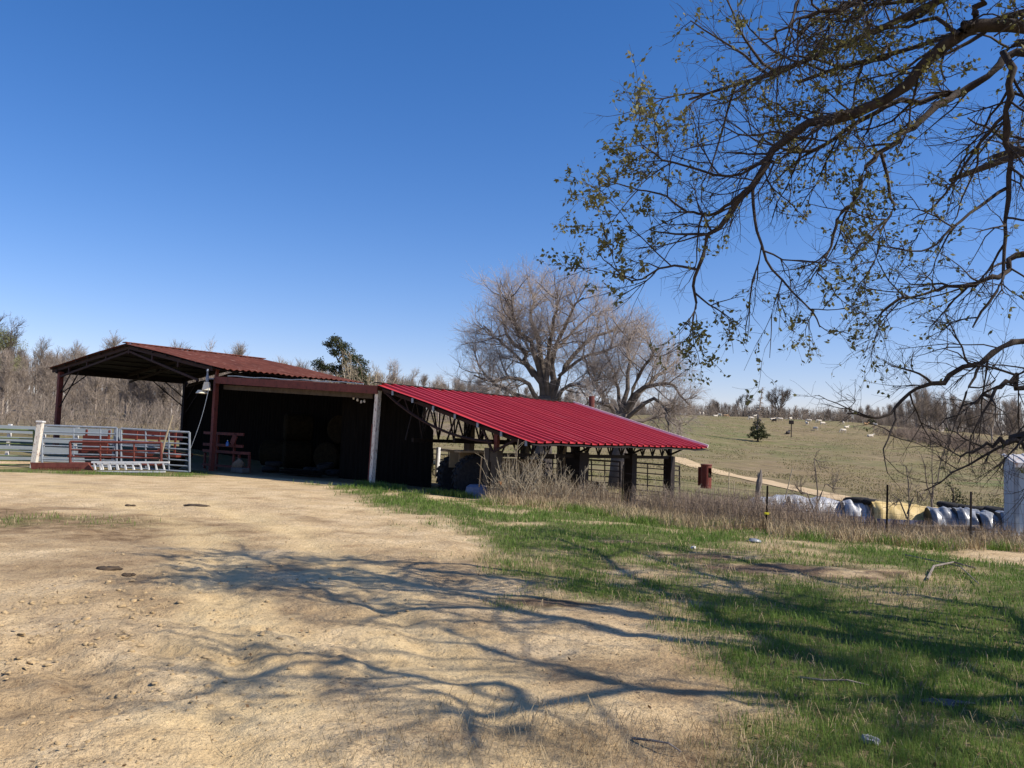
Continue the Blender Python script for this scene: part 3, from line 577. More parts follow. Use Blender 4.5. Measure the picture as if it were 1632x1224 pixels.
t = thing('gate_latch_post', 'grey steel latch post between the two galvanised gates', 'post', gpt(189.5, 35.1)); MB().tube([(-.06, 0, -.2), (-.02, 0, 1.72)], .06, 8).build('pipe', 'galv', t); MB().tube([(.09, 0, -.2), (.13, 0, 1.7)], .05, 8).build('second_pipe', 'galv', t)
for i in range(3): MB().tube([(.03 + .16 * math.cos(a), .1 * math.sin(a), .35 + .42 * i) for a in np.linspace(0, 6.2, 9)], .025, 5).build('chain', 'dark', t)
t = thing('board_fence', 'grey board fence with wide planks running behind the left gates', 'fence', atY(-60, 745, 37.5))
for (a, b) in ((675, 687), (693, 700), (707, 716), (722, 730), (738, 744)):
    P0, P1 = (atY(-60, (a + b) / 2, 37.5) - np.array(t.location)), (atY(178, (a + b) / 2 + 9.5, 38.5) - np.array(t.location)); MB().bar(P0, P1, .04, (b - a) / F * 38).build('board', 'board', t)
for px in (-30, 19, 74, 126, 176):
    k = (px + 60) / 238; P = gpt(px, 37.7 + k) - np.array(t.location); MB().bar(P + np.array([0, 0, -.1]), P + np.array([.06, 0, 1.62]), .13, .13, up=(0, 1, 0)).build('fence_post', 'white' if px < 150 else 'gwood', t)
t = thing('harrow', 'rusty toothed steel harrow blade lying in grass before the gates', 'harrow', atY(48, 750, 33.2)); Q = lambda x, y: atY(x, y, 33.2 + (x - 48) * .003) - np.array(t.location)
MB().add([Q(48, 737), Q(140, 738), Q(148, 750), Q(126, 747), Q(63, 746), Q(50, 749)] + [Q(48, 737) + np.array([0, .12, 0]), Q(140, 738) + np.array([0, .12, 0]), Q(148, 750) + np.array([0, .12, 0]), Q(126, 747) + np.array([0, .12, 0]), Q(63, 746) + np.array([0, .12, 0]), Q(50, 749) + np.array([0, .12, 0])], [(0, 5, 4, 3, 2, 1), (6, 7, 8, 9, 10, 11)] + [(i, (i + 1) % 6, 6 + (i + 1) % 6, 6 + i) for i in range(6)]).build('blade', 'redtube', t)
m = MB()
for i in range(26): m.bar(Q(64 + i * 2.6, 744), Q(62.5 + i * 2.6, 750), .03)
m.build('teeth', 'brown', t)
def ladder(px0, px1, yt, yb, dep, n, label):
    t = thing('ladder', label, 'ladder', atY(px0, yb, dep)); Q = lambda x, y: atY(x, y, dep) - np.array(t.location)
    MB().bar(Q(px0 - 4, yt), Q(px1 + 10, yt + .5), .06, .07).build('side_rail', 'white', t); MB().bar(Q(px0, yb + 3) + np.array([0, .2, 0]), Q(px1, yb + 3) + np.array([0, .2, 0]), .05, .06).build('side_rail', 'white', t)
    for i in range(n): x = px0 + (px1 - px0) * i / (n - 1); MB().bar(Q(x, yt), Q(x + 2, yb), .055, .05, up=(0, 1, 0)).build('rung', 'white', t)
ladder(150, 260, 736.5, 749, 33.4, 10, 'white painted ladder lying on its edge in front of the gates')
ladder(159, 212, 739, 749, 33.7, 5, 'short white ladder section lying behind the longer ladder')
t = thing('feed_wagon', 'faded red farm wagon with grey side slats parked behind the gates', 'wagon', gpt(226, 36.7), R_(-4))
MB().box(-2.2, 2.1, -.8, .8, .55, .72).build('bed', 'redmach', t, bevel=.02)
MB().box(-1.1, 1.6, .7, .78, 1.25, 1.68).build('side_panel', 'redmach', t); MB().box(-1.0, 1.8, -.8, -.74, 1.0, 1.14).build('slat', 'galv', t); MB().box(-2.0, -.9, -.85, -.75, .62, 1.35).build('front_panel', 'redmach', t)
for x in (-1.9, -.9, .3, 1.3, 2.0): MB().bar((x, -.76, .7), (x, -.76, 1.6), .07).build('stake', 'redmach', t)
for x in (-1.5, 1.4):
    for y in (-.75, .75): o = MB().lathe([(.2, -.1), (.36, -.1), (.38, 0), (.36, .1), (.2, .1)], 18, (x, y, .38), 'y').build('wheel', 'tyre', t); MB().lathe([(.05, -.08), (.19, -.06), (.19, .06), (.05, .08)], 12, (x, y, .38), 'y').build('rim', 'white', o)
MB().bar((-2.2, 0, .6), (-3.1, 0, .4), .09).build('drawbar', 'redmach', t)
t = MB().tube([atY(253, 742, 34.8), atY(262, 705, 34.7), atY(275, 662, 34.6)], (.05, .045, .035), 7).build('leaning_pole', 'twigp'); tag(t, 'pale thin pole leaning on the galvanised gate by the barn', 'pole')
c = []
for k in np.linspace(0, 1, 10): c.append(atY(333 - 33 * k + 3 * math.sin(math.pi * k), 618 + 106 * k, 33.6))
t = MB().tube(c, .010, 5).build('rope', 'galv'); tag(t, 'white rope hanging slack from the yard light down to the gate', 'rope')
t = thing('bucket', 'small white bucket in the grass at the left gate', 'bucket', gpt(3, 32.8)); MB().lathe([(.10, 0), (.13, .28), (.12, .28), (.09, .02)], 14).build('pail', 'white', t); MB().tube([(.13 * math.cos(a), 0, .28 + .12 * math.sin(a)) for a in np.linspace(0, math.pi, 8)], .008, 5).build('bail', 'galv', t)
# pipe gates seen through the red lean-to
for lab, a in (('dark pipe gate at the back of the red lean-to beside a white post', (690, 715, 757, 746, 720, 757, 42, 41, (.2, .4, .6, .8), (.45,), 'dark', .03)),
               ('dark pipe gate panel between the tractor and the wide black pillar', (858, 729, 790, 896, 731, 790, 29.6, 30.5, (.25, .5, .72, .86), (.6,), 'dark', .03)),
               ('dark pipe gate panel right of the wide black pillar', (926, 732, 792, 988, 736, 795, 31.5, 33, (.14, .28, .42, .58, .74, .88), (.26, .6), 'dark', .03)),
               ('dark pipe gate panel at the right end of the red lean-to', (1008, 737, 797, 1083, 743, 803, 34.5, 38, (.14, .28, .42, .58, .74, .88), (.3, .68), 'dark', .03))):
    gate('pipe_gate', lab, 'gate', *a)
t = MB().tube([atY(696, 761, 41.5), atY(699, 713, 41.5)], .11, 10).build('white_post', 'white'); tag(t, 'white round post behind the dark panel wall under the red roof', 'post')
for (px, py, Y, rr), lb in zip(((868, 782, 29.5, .5), (884, 780, 30.2, .52), (948, 790, 32.5, .5)), ('big tyre standing on edge left of the wide black pillar', 'big tyre standing on edge touching the wide black pillar', 'big tyre standing on edge right of the wide black pillar')):
    t = thing('standing_tyre', lb, 'tyre', atY(px, py + rr / Y * F, Y), R_(-10)); MB().lathe([(rr * .55, -.16), (rr * .9, -.2), (rr, 0), (rr * .9, .2), (rr * .55, .16), (rr * .62, 0)], 26, (0, 0, rr), 'y').build('rubber', 'tyre', t); m = MB(); [m.bar((rr * math.cos(a), -.17, rr + rr * math.sin(a)), (rr * math.cos(a + .1), .17, rr + rr * math.sin(a + .1)), .05) for a in np.linspace(0, 6.1, 20)]; m.build('tread', 'tyre', t)
# ------------------------------------------------------------------ trees
def resample(pts, K):
    pts = np.asarray(pts, float); n = len(pts); p = np.vstack([2 * pts[0] - pts[1], pts, 2 * pts[-1] - pts[-2]]); out = []
    for t in np.linspace(0, n - 1 - 1e-6, K):
        i = int(t); f = t - i; a, b, c, d = p[i], p[i + 1], p[i + 2], p[i + 3]
        out.append(.5 * (2 * b + (c - a) * f + (2 * a - 5 * b + 4 * c - d) * f * f + (3 * b - a - 3 * c + d) * f ** 3))
    return np.array(out)
def branch_levels(rg, P, Rd, specs):
    """specs: dict(per, ang, len, K, wob, trop, rr, rmin, t0, sides, fall) -> list of (P,Rd,sides)"""
    out = []
    for s in specs:
        st, dr, pr, q, t = spawn(rg, P, Rd, s['per'], s.get('ang', .8), s.get('t0', .2), 1., s.get('sd', .25))
        ln = s['len'] * (.55 + .9 * rg.random(len(st))) * (1 - s.get('fall', .4) * t)
        P = curves(rg, st, dr, ln, s['K'], s['wob'], s['trop']); r0 = np.maximum(np.minimum(pr * .8, s['rr'] * (.6 + .8 * rg.random(len(st)))), s['rmin'])
        Rd = r0[:, None] * np.linspace(1, s.get('taper', .35), s['K']); Rd = np.maximum(Rd, s['rmin'] * .7); out.append((P, Rd, s['sides']))
    return out
def build_tree(root, limbs, K, specs, bark, twig=None, seed=1, trunk=None):
    """limbs: list of (points, r0, r1) in world space; parts trunk, limb (each), branches, twigs"""
    rg = np.random.default_rng(seed); o0 = np.array(root.location)
    if trunk: m = MB(); m.tube([np.array(p) - o0 for p in trunk[0]], trunk[1], 14); m.build('trunk', bark, root, smooth=True)
    Ps, Rs = [], []
    for pts, r0, r1 in limbs:
        P = resample(pts, K); P[1:] += rg.normal(0, 1, (K - 1, 3)) * r0 * .5; P -= o0
        Ps.append(P); Rs.append(np.linspace(r0, r1, K)); V, Fc = tubes_np(P[None], Rs[-1][None], 8); arr_mesh('limb', V, Fc, M[bark], root, True)
    lv = branch_levels(rg, np.array(Ps), np.array(Rs), specs)
    V, Fc = join_np([tubes_np(*x) for x in lv[:1]]); arr_mesh('branches', V, Fc, M[bark], root)
    V, Fc = join_np([tubes_np(*x) for x in lv[1:]]); arr_mesh('twigs', V, Fc, M[twig or bark], root)
    return lv
UP = (0, 0, 1)
def pxl(lst, dep, spread): # limb through points seen in the photograph, leaning towards or away from us
    n = len(lst); return [atY(x, y, dep + spread * (i / (n - 1)) ** 1.2) for i, (x, y) in enumerate(lst)]
SP_A = [dict(per=17, ang=.95, len=2.7, K=6, wob=.16, trop=(0, 0, .42), rr=.04, rmin=.014, t0=.25, sides=5, fall=.35),
        dict(per=10, ang=.8, len=1.45, K=4, wob=.2, trop=(0, 0, .25), rr=.015, rmin=.008, t0=.15, sides=3, fall=.2),
        dict(per=7, ang=.65, len=.85, K=3, wob=.15, trop=(0, 0, .12), rr=.0085, rmin=.006, t0=.1, sides=3, fall=.2)]
g = gpt(866, 60)
t = thing('bare_tree', 'tall bare grey maple with a broad rounded crown just above the red roof', 'tree', g, 0, 'big bare trees behind the barn')
LA = [([(866, 640), (850, 590), (830, 560), (808, 530), (793, 500)], 1, .34), ([(868, 638), (857, 580), (845, 545), (822, 505), (815, 470)], -3, .32), ([(868, 635), (864, 570), (852, 510), (850, 480), (846, 455)], 3.5, .30),
      ([(873, 638), (882, 580), (890, 540), (910, 500), (928, 470)], -2, .32), ([(878, 640), (900, 585), (930, 550), (962, 530), (985, 515)], 3, .30), ([(874, 638), (873, 560), (884, 505), (888, 465)], -4, .28),
      ([(860, 640), (842, 612), (815, 602), (780, 606), (752, 600)], -2.5, .24), ([(860, 650), (830, 632), (800, 622), (775, 600), (752, 560)], 3, .24), ([(880, 648), (905, 618), (940, 612), (965, 600)], -4, .22), ([(870, 640), (868, 585), (905, 540), (955, 490)], 5, .26), ([(850, 600), (822, 565), (790, 540), (772, 520)], 2, .16), ([(890, 600), (930, 570), (975, 555), (1000, 550)], -2, .16), ([(846, 560), (830, 530), (800, 490)], -2, .12)]
build_tree(t, [(pxl(p, 60, s), r * .8, .05) for p, s, r in LA], 9, SP_A, 'barkg', 'twigg', seed=3, trunk=([g - [0, 0, .3], g + [.0, 0, 1.2], (g + atY(868, 640, 60)) / 2, atY(868, 632, 60)], [1.0, .78, .66, .5]))
g = gpt(990, 57)
t = thing('bare_tree', 'spreading bare grey tree with long arching limbs behind the right end of the red roof', 'tree', g, 0, 'big bare trees behind the barn')
LB_ = [([(988, 665), (1000, 620), (1001, 575), (1004, 550), (1006, 530)], 1, .18), ([(992, 668), (1012, 628), (1048, 612), (1078, 616), (1098, 640)], -2, .2), ([(985, 662), (962, 632), (942, 600), (930, 565)], 3, .2), ([(995, 666), (1030, 612), (1060, 590), (1078, 575)], 3, .2),
       ([(995, 670), (1038, 636), (1058, 650), (1064, 678)], -3, .16), ([(990, 662), (1015, 605), (1032, 575), (1042, 560)], -3, .16), ([(982, 664), (965, 645), (945, 640), (925, 648)], -3, .16), ([(992, 662), (985, 610), (972, 580), (965, 560)], 4, .14), ([(998, 672), (1030, 668), (1060, 665), (1085, 675)], 2, .14)]
SP_B = [dict(SP_A[0], per=12, len=2.3, trop=(0, 0, .5)), dict(SP_A[1], len=1.4, trop=(0, 0, .25)), dict(SP_A[2], len=.85, trop=(0, 0, .1))]
build_tree(t, [(pxl(p, 57, s), r, .05) for p, s, r in LB_], 9, SP_B, 'barkg', 'twigg', seed=5, trunk=([g - [0, 0, .3], g + [0, 0, 1.2], atY(990, 660, 57)], [.75, .6, .42]))
# lone trees on the hill crest
def crest(px, r=333): a = math.atan((px - 816) / F); x, y = r * math.sin(a), r * math.cos(a); return np.array([x, y, float(Z(x, y))])
def small_tree(label, base, limbs, r, seed, sc=1., name='bare_tree', bark='barkg', group=None, cs=1.):
    t = thing(name, label, 'tree', base, 0, group); L = [([base + np.array(q) * sc for q in p], r * sc, r * .25 * sc) for p in limbs]
    build_tree(t, L, 7, [dict(per=12 if cs == 1 else 7, ang=.7, len=2.8 * sc * cs, K=4, wob=.14, trop=(0, 0, .6), rr=.07 * sc * cs, rmin=.03 * sc * cs, t0=.3, sides=4), dict(per=9 if cs == 1 else 4, ang=.7, len=1.5 * sc * cs, K=3, wob=.15, trop=(0, 0, .4), rr=.04 * sc * cs, rmin=.022 * sc * cs, t0=.1, sides=3), dict(per=6 if cs == 1 else 3, ang=.6, len=.9 * sc * cs, K=3, wob=.15, trop=(0, 0, .2), rr=.02 * sc * cs, rmin=.016 * sc * cs, t0=.1, sides=3)], bark, seed=seed, trunk=([base - [0, 0, .5], base + [0, 0, 2.5 * sc * (1 if cs == 1 else .3)]], [r * 1.7 * sc, r * 1.25 * sc])); return t
VASE = [[(0, 0, 2), (-1, .3, 4.5), (-2.2, .5, 7), (-2.8, .4, 9)], [(0, 0, 2), (.5, -.5, 4.5), (.8, -1, 7.5), (1, -1, 10)], [(0, 0, 2), (1.2, .3, 4.2), (2.8, .5, 6.6), (3.6, .3, 8.6)], [(0, 0, 2.2), (-.3, .8, 5), (-.8, 1.5, 8), (-.9, 1.6, 10)], [(0, 0, 2), (.9, 1, 4.6), (1.8, 1.6, 7.2), (2, 1.8, 9)], [(0, 0, 1.8), (-1.5, -.6, 3.8), (-3.2, -1, 5.8), (-3.9, -1, 7.5)]]
small_tree('round-crowned bare tree alone on the hill crest above the cows', crest(1243, 350), VASE, .24, 11, 1.12)
small_tree('thin bare tree on the hill crest left of the dead-topped cedar', crest(1187, 350), [[(0, 0, 2), (-.6, 0, 4.5), (-1.2, .2, 7), (-1.6, 0, 9)], [(0, 0, 2), (.4, .2, 5), (.9, .2, 8), (1.2, 0, 9.6)], [(0, 0, 3), (.9, 0, 5), (1.8, 0, 6.6), (2.3, 0, 7.4)]], .2, 12, .85)
# woods: prototypes share meshes
def wood_proto(seed, h, bark, pale=False, kind=0):
    rg = np.random.default_rng(seed); P = curves(rg, np.zeros((1, 3)), np.array([[rg.normal(0, .05), rg.normal(0, .05), 1.]]), np.array([h * .88]), 7, .05, (0, 0, .2)); P[:, 0, 2] = -.6
    Rd = np.linspace(.2 + .05 * rg.random(), .05, 7)[None]
    lv = branch_levels(rg, P, Rd, [dict(per=34, ang=.75 if kind == 0 else .5, len=h * .30, K=5, wob=.12, trop=(0, 0, .8), rr=.06, rmin=.025, t0=.15, sides=4, fall=.55), dict(per=8, ang=.65, len=h * .14, K=3, wob=.15, trop=(0, 0, .5), rr=.035, rmin=.02, t0=.2, sides=3, fall=.2), dict(per=6, ang=.6, len=h * .08, K=3, wob=.15, trop=(0, 0, .3), rr=.018, rmin=.014, t0=.1, sides=3, fall=.2)])
    V0, F0 = tubes_np(P, Rd, 6); V, Fc = join_np([(V0, F0)] + [tubes_np(*x) for x in lv])
    o = arr_mesh('wood_tree', V, Fc, M[bark]); o.data.materials.append(M['barkp'])
    if pale:
        mi = np.zeros(len(Fc), np.int32); mi[:len(F0)] = 1; o.data.polygons.foreach_set('material_index', mi)
    return o
protos = [wood_proto(40 + i, 9.5 + i % 4, 'barkw', i in (5, 6), i % 2) for i in range(7)]; used = set()
def place_wood(i, x, y, sc, label, group, leaf=False):
    o = protos[i] if i not in used else protos[i].copy()
    if i in used: link(o)
    used.add(i); o.location = (x, y, float(Z(x, y))); o.rotation_euler = (0, 0, random.uniform(0, 6.28)); o.scale = (sc, sc, sc * random.uniform(.9, 1.12)); tag(o, label, 'tree', group); return o
PH = [max(v.co.z for v in o.data.vertices) for o in protos]
def fit_h(x, y, ytop):  # tree height whose top reaches the treeline seen in this direction
    px = 816 + F * x / y; hz = 705 + .0342 * (px - 816); return EYE + (hz - ytop) / F * y - float(Z(x, y))
n = 0
while n < 190:
    th = random.uniform(-34, 5); rmin = 78 + min(max(th + 19, 0), 30) * 9.0; r = rmin + 125 * random.random() ** 1.35
    if r > 335: continue
    a = R_(th); x, y = r * math.sin(a), r * math.cos(a); px = 816 + F * x / y; i = random.choice((0, 1, 2, 3, 4, 0, 1, 2, 3, 4, 0, 1, 2, 3, 4, 5, 6)); pl = i > 4
    h = fit_h(x, y, np.interp(px, [0, 190, 300, 480, 600, 700, 760, 900], [543, 545, 552, 572, 582, 597, 602, 615])) * random.uniform(.72, 1.02) * (1.12 if random.random() < .12 else 1)
    lab, gp = ('pale-trunked bare tree among the grey trees of the left wood', 'pale-trunked trees in the wood') if pl and th < -12 else ('bare grey tree in the wood on the left hillside', 'bare trees of the left wood') if th < -12 else ('bare tree in the far grey treeline behind the barn roofs', 'trees of the far treeline')
    if pl and th >= -12: i = 3
    place_wood(i, x, y, h / PH[i], lab, gp); n += 1
n = 0
while n < 92:
    th = random.uniform(6, 34); r = 352 + 70 * random.random(); a = R_(th); x, y = r * math.sin(a), r * math.cos(a); px = 816 + F * x / y; i = random.randint(0, 4)
    h = max(5, fit_h(x, y, np.interp(px, [1000, 1150, 1300, 1390, 1450, 1632], [632, 638, 648, 646, 632, 628])) * random.uniform(.85, 1.1))
    place_wood(i, x, y, h / PH[i], 'bare tree in the woods along the hill crest', 'trees along the hill crest'); n += 1
def brush(name, pts, h, nst, mat, label, seed, rmin=.02):
    rg = np.random.default_rng(seed); pts = np.asarray(pts); N = len(pts); q = np.repeat(np.arange(N), nst); st = pts[q] + rg.normal(0, .35, (len(q), 3)) * [1, 1, 0]
    P = curves(rg, st, unit(rg.normal(0, .45, (len(q), 3)) + [0, 0, 1.]), h * (.5 + .8 * rg.random(len(q))), 4, .15, (0, 0, .3)); Rd = np.linspace(rmin * 1.3, rmin * .7, 4)[None].repeat(len(q), 0)
    lv = branch_levels(rg, P, Rd, [dict(per=5, ang=.7, len=h * .4, K=3, wob=.15, trop=(0, 0, .2), rr=rmin, rmin=rmin * .7, t0=.15, sides=3)])
    V, Fc = join_np([tubes_np(P, Rd, 3)] + [tubes_np(*x) for x in lv]); o = arr_mesh(name, V, Fc, M[mat]); return tag(o, label, 'brush', None, 'stuff')
def pol(th, r): a = np.radians(th); x, y = r * np.sin(a), r * np.cos(a); return np.stack([x, y, Z(x, y)], 1)
th = rng.uniform(-34, 5, 1500); brush('wood_brush', pol(th, 60 + np.clip(th + 19, 0, 30) * 9.0 + 120 * rng.random(1500) ** 1.3), 2.0, 4, 'barkw', 'grey brown undergrowth between the trees of the left wood', 21, .017)
def stems(name, P0, H, mat, label, seed, r0):
    rg = np.random.default_rng(seed); N = len(P0); P = curves(rg, P0 - [0, 0, .4], unit(rg.normal(0, .07, (N, 3)) + [0, 0, 1.]), H, 6, .045, (0, 0, .2)); Rd = r0 * np.linspace(1, .3, 6)[None] * (.6 + .8 * rg.random((N, 1)))
    lv = branch_levels(rg, P, Rd, [dict(per=15, ang=.6, len=float(np.mean(H)) * .26, K=4, wob=.12, trop=(0, 0, .7), rr=r0 * .4, rmin=.02, t0=.25, sides=3, fall=.55), dict(per=6, ang=.6, len=float(np.mean(H)) * .10, K=3, wob=.15, trop=(0, 0, .4), rr=.018, rmin=.014, t0=.2, sides=3)])
    V, Fc = join_np([tubes_np(P, Rd, 4)] + [tubes_np(*x) for x in lv]); o = arr_mesh(name, V, Fc, M[mat]); return tag(o, label, 'wood', None, 'stuff')
th = rng.uniform(-34, 5, 620); P0 = pol(th, 105 + np.clip(th + 19, 0, 30) * 8.0 + 110 * rng.random(620)); hh = np.array([fit_h(a_[0], a_[1], float(np.interp(816 + F * a_[0] / a_[1], [0, 190, 300, 480, 600, 700, 760, 900], [549, 551, 558, 578, 588, 602, 607, 620]))) for a_ in P0])
stems('far_wood', P0, np.clip(hh * rng.uniform(.55, .92, 620), 3, 22), 'barkw', 'dense grey mass of the bare wood behind its nearer trees', 27, .13)
th = rng.uniform(5, 34, 420); P0 = pol(th, 356 + 60 * rng.random(420)); hh = np.array([fit_h(a_[0], a_[1], float(np.interp(816 + F * a_[0] / a_[1], [1000, 1150, 1300, 1390, 1450, 1632], [636, 642, 651, 650, 638, 634]))) for a_ in P0])
stems('crest_wood', P0, np.clip(hh * rng.uniform(.7, 1.0, 420), 5, 22), 'barkw', 'dense grey mass of bare wood along the hill crest', 28, .16)
th = rng.uniform(5, 34, 900); brush('crest_brush', pol(th, 345 + 40 * rng.random(900)), 4.6, 5, 'barkw', 'grey brown undergrowth along the hill crest', 22, .045)
k = rng.random(420); ln = np.array([hit(1425, 694), hit(1490, 706), hit(1560, 722)]); bx = np.interp(k, [0, .5, 1], ln[:, 0]) + rng.normal(0, 3, 420); by = np.interp(k, [0, .5, 1], ln[:, 1]) + rng.normal(0, 5, 420)
brush('hillside_brush', np.stack([bx, by, Z(bx, by)], 1), 2.6, 4, 'bramble', 'strip of purple brown brush across the right of the pasture', 23, .035)
for px, rr in ((1462, 300), (1478, 290), (1500, 300), (1530, 280), (1555, 285), (1583, 270), (1610, 280)):
    a = math.atan((px - 816) / F); place_wood(px % 5, rr * math.sin(a), rr * math.cos(a), 1.25, 'bare tree standing over the purple brush strip at the right of the pasture', 'trees over the hillside brush')
def clump_foliage(rg, blobs, per, size):
    C = []
    for c, rad_ in blobs:
        n = int(per * rad_[0] * rad_[2]); d = unit(rg.normal(0, 1, (n, 3))) * (rg.random((n, 1)) ** .4); C.append(np.array(c) + d * np.array(rad_))
    return leaf_faces(rg, np.concatenate(C), size)
# budding tree at the left edge, cedar behind the barn, cedar with a dead top on the pasture
g = gpt(0, 95); rg = np.random.default_rng(5)
t = small_tree('pale green budding tree at the left edge of the wood', g, [[(0, 0, 2), (-.8, 0, 5), (-1.2, 0, 8), (-1.4, 0, 10.5)], [(0, 0, 2), (.6, 0, 5), (1, 0, 8), (1.1, 0, 11)], [(0, 0, 3), (0, 1, 6), (.2, 1.4, 9)]], .18, 15, .74, 'budding_tree')
V, Fc = clump_foliage(rg, [((rg.normal(0, 1.0), rg.normal(0, 1), 3 + 5.4 * rg.random()), (.9, .9, .8)) for _ in range(30)], 420, .11); arr_mesh('buds', V, Fc, M['bud'], t)
def cedar(name, label, base, blobs, per, size, trunk, seed):
    t = thing(name, label, 'tree', base); rg = np.random.default_rng(seed); o0 = np.array(base); sub = []
    for c, r in blobs:
        c = np.array(c) - o0
        for _ in range(int(9 + 8 * r[0])): d = unit(rg.normal(0, 1, 3)) * rg.random() ** .35; sub.append((c + d * np.array(r), np.array([.36, .36, .26]) * (.55 + .35 * r[0]) * (.6 + .7 * rg.random())))
    V, Fc = clump_foliage(rg, sub, per, size); arr_mesh('foliage', V, Fc, M['cedar'], t)
    m = MB(); m.tube([np.array(p) - o0 for p in trunk[0]], trunk[1], 8); tr = m.build('trunk', 'barkd', t)
    for c, r in blobs: c = np.array(c) - o0; k = trunk[0]; z0 = min(max(c[2] - .6, .5), k[-1][2] - o0[2]); m2 = MB(); f = z0 / (k[-1][2] - o0[2]); m2.tube([np.array(k[0]) - o0 + (np.array(k[-1]) - np.array(k[0])) * f, c], [.07, .02], 5); m2.build('limb', 'barkd', t)
    return t
B = lambda px, py, rx, rz, Y=58, dz=0.: (atY(px, py, Y + dz), (rx, rx, rz))
g = gpt(556, 58)
cedar('cedar_tree', 'dark green ragged cedar rising behind the rusty roof', g, [B(536, 541, .42, .3), B(524, 550, .4, .22), B(541, 550, .5, .3), B(550, 558, .6, .35), B(533, 562, .35, .2), B(560, 570, .75, .45), B(548, 575, .5, .35, 58, -.5), B(568, 582, .8, .5), B(508, 580, .5, .3), B(521, 586, .6, .32), B(538, 592, .6, .4, 58, .5), B(560, 598, .9, .6), B(582, 596, .6, .5), B(575, 610, 1, .7), B(545, 612, .9, .6), B(555, 635, 1.2, 1)], 900, .11, ([g - [0, 0, .3], atY(556, 600, 58), atY(538, 538, 58)], [.25, .15, .03]), 31)
g = gpt(572, 50); t = thing('pale_shrub', 'pale straw coloured bare shrub in front of the cedar behind the roof', 'shrub', g); rg = np.random.default_rng(33)
tg_ = [(520, 596), (535, 590), (545, 580), (556, 565), (560, 585), (575, 580), (590, 592), (605, 588), (618, 598), (630, 604), (565, 600), (600, 602), (530, 602), (585, 605), (552, 575), (640, 608), (612, 606)]
L = [([g + [rg.normal(0, .3), rg.normal(0, .3), 0], g * .5 + atY(x, y, 50) * .5 + [rg.normal(0, .3), rg.normal(0, .8), .6], atY(x, y, 50 + rg.normal(0, 1))], .05, .015) for x, y in tg_]
build_tree(t, L, 6, [dict(per=9, ang=.6, len=1.0, K=4, wob=.2, trop=(0, 0, .5), rr=.022, rmin=.012, t0=.4, sides=3), dict(per=5, ang=.6, len=.5, K=3, wob=.2, trop=(0, 0, .2), rr=.012, rmin=.009, t0=.2, sides=3)], 'twigp', seed=34)
g = hit(1208, 704); dep = g[1]; s_ = dep / F
tz = lambda px, py: atY(px, py, dep)
t = cedar('cedar_tree', 'small dark cedar with a dead bare spire standing alone on the pasture', g, [(tz(1208, 692), (1.9, 1.9, 1.3)), (tz(1200, 693), (1.3, 1.3, 1.0)), (tz(1217, 693), (1.3, 1.3, 1.0)), (tz(1207, 684), (1.5, 1.5, 1.1)), (tz(1212, 682), (1.1, 1.1, 1.0)), (tz(1207, 675), (.9, .9, 1.1))], 420, .24, ([g - [0, 0, .3], tz(1207, 670)], [.22, .14]), 35)
P = np.array([resample([tz(1207, 685), tz(1209, 660), tz(1212, 640), tz(1215, 617)], 9)]) - np.array(g); Rd = np.linspace(.26, .07, 9)[None]
lv = branch_levels(np.random.default_rng(36), P, Rd, [dict(per=110, ang=1.3, len=1.25, K=3, wob=.2, trop=(0, 0, -.3), rr=.06, rmin=.042, t0=.05, sides=3, fall=.7), dict(per=4, ang=.7, len=.5, K=3, wob=.2, trop=(0, 0, -.3), rr=.03, rmin=.025, t0=.2, sides=3)])
V, Fc = join_np([tubes_np(P, Rd, 5)] + [tubes_np(*x) for x in lv]); arr_mesh('dead_spire', V, Fc, M['barkw'], t)
for px, py, w, lab in ((1521, 792, 1.6, 'olive green cedar bush behind the grey wrapped bales'), (1390, 668, 2.4, 'dark evergreen bush on the crest among the cows')):
    Y_ = 58 if py > 700 else 325; g = gpt(px, Y_) if Y_ == 58 else crest(px, 330); c = lambda dx, z, r: (np.array(g) + [dx * w, 0, z * w], (r * w * .6, r * w * .6, r * w * .5))
    cedar('cedar_bush', lab, g, [c(0, .5, .8), c(-.4, .4, .6), c(.4, .4, .6), c(0, .95, .55), c(.2, .75, .5), c(-.15, 1.25, .3)], 110 if Y_ == 58 else 60, .14 if Y_ == 58 else .4, ([g, g + [0, 0, 1.1 * w]], [.08, .03]), px)
for px, py, Y_, h, lab in ((1487, 800, 62, 5.2, 'slim bare sapling behind the grey wrapped bales'), (1302, 790, 34, 2.6, 'thin bare sapling behind the fence by the white wrapped bales'), (1448, 800, 36, 2.2, 'forked bare sapling before the yellow tarp')):
    g = gpt(px, Y_); small_tree(lab, g, [[(0, 0, .5), (.1, 0, 1.6), (.0, .1, 3), (.2, 0, h)], [(0, 0, 1), (.4, 0, 2), (.7, 0, h * .7), (.9, 0, h * .85)], [(0, 0, .8), (-.3, .1, 1.6), (-.5, 0, h * .6), (-.8, 0, h * .75)]], .035 if h < 4 else .06, px, 1, 'bare_sapling', cs=.22)
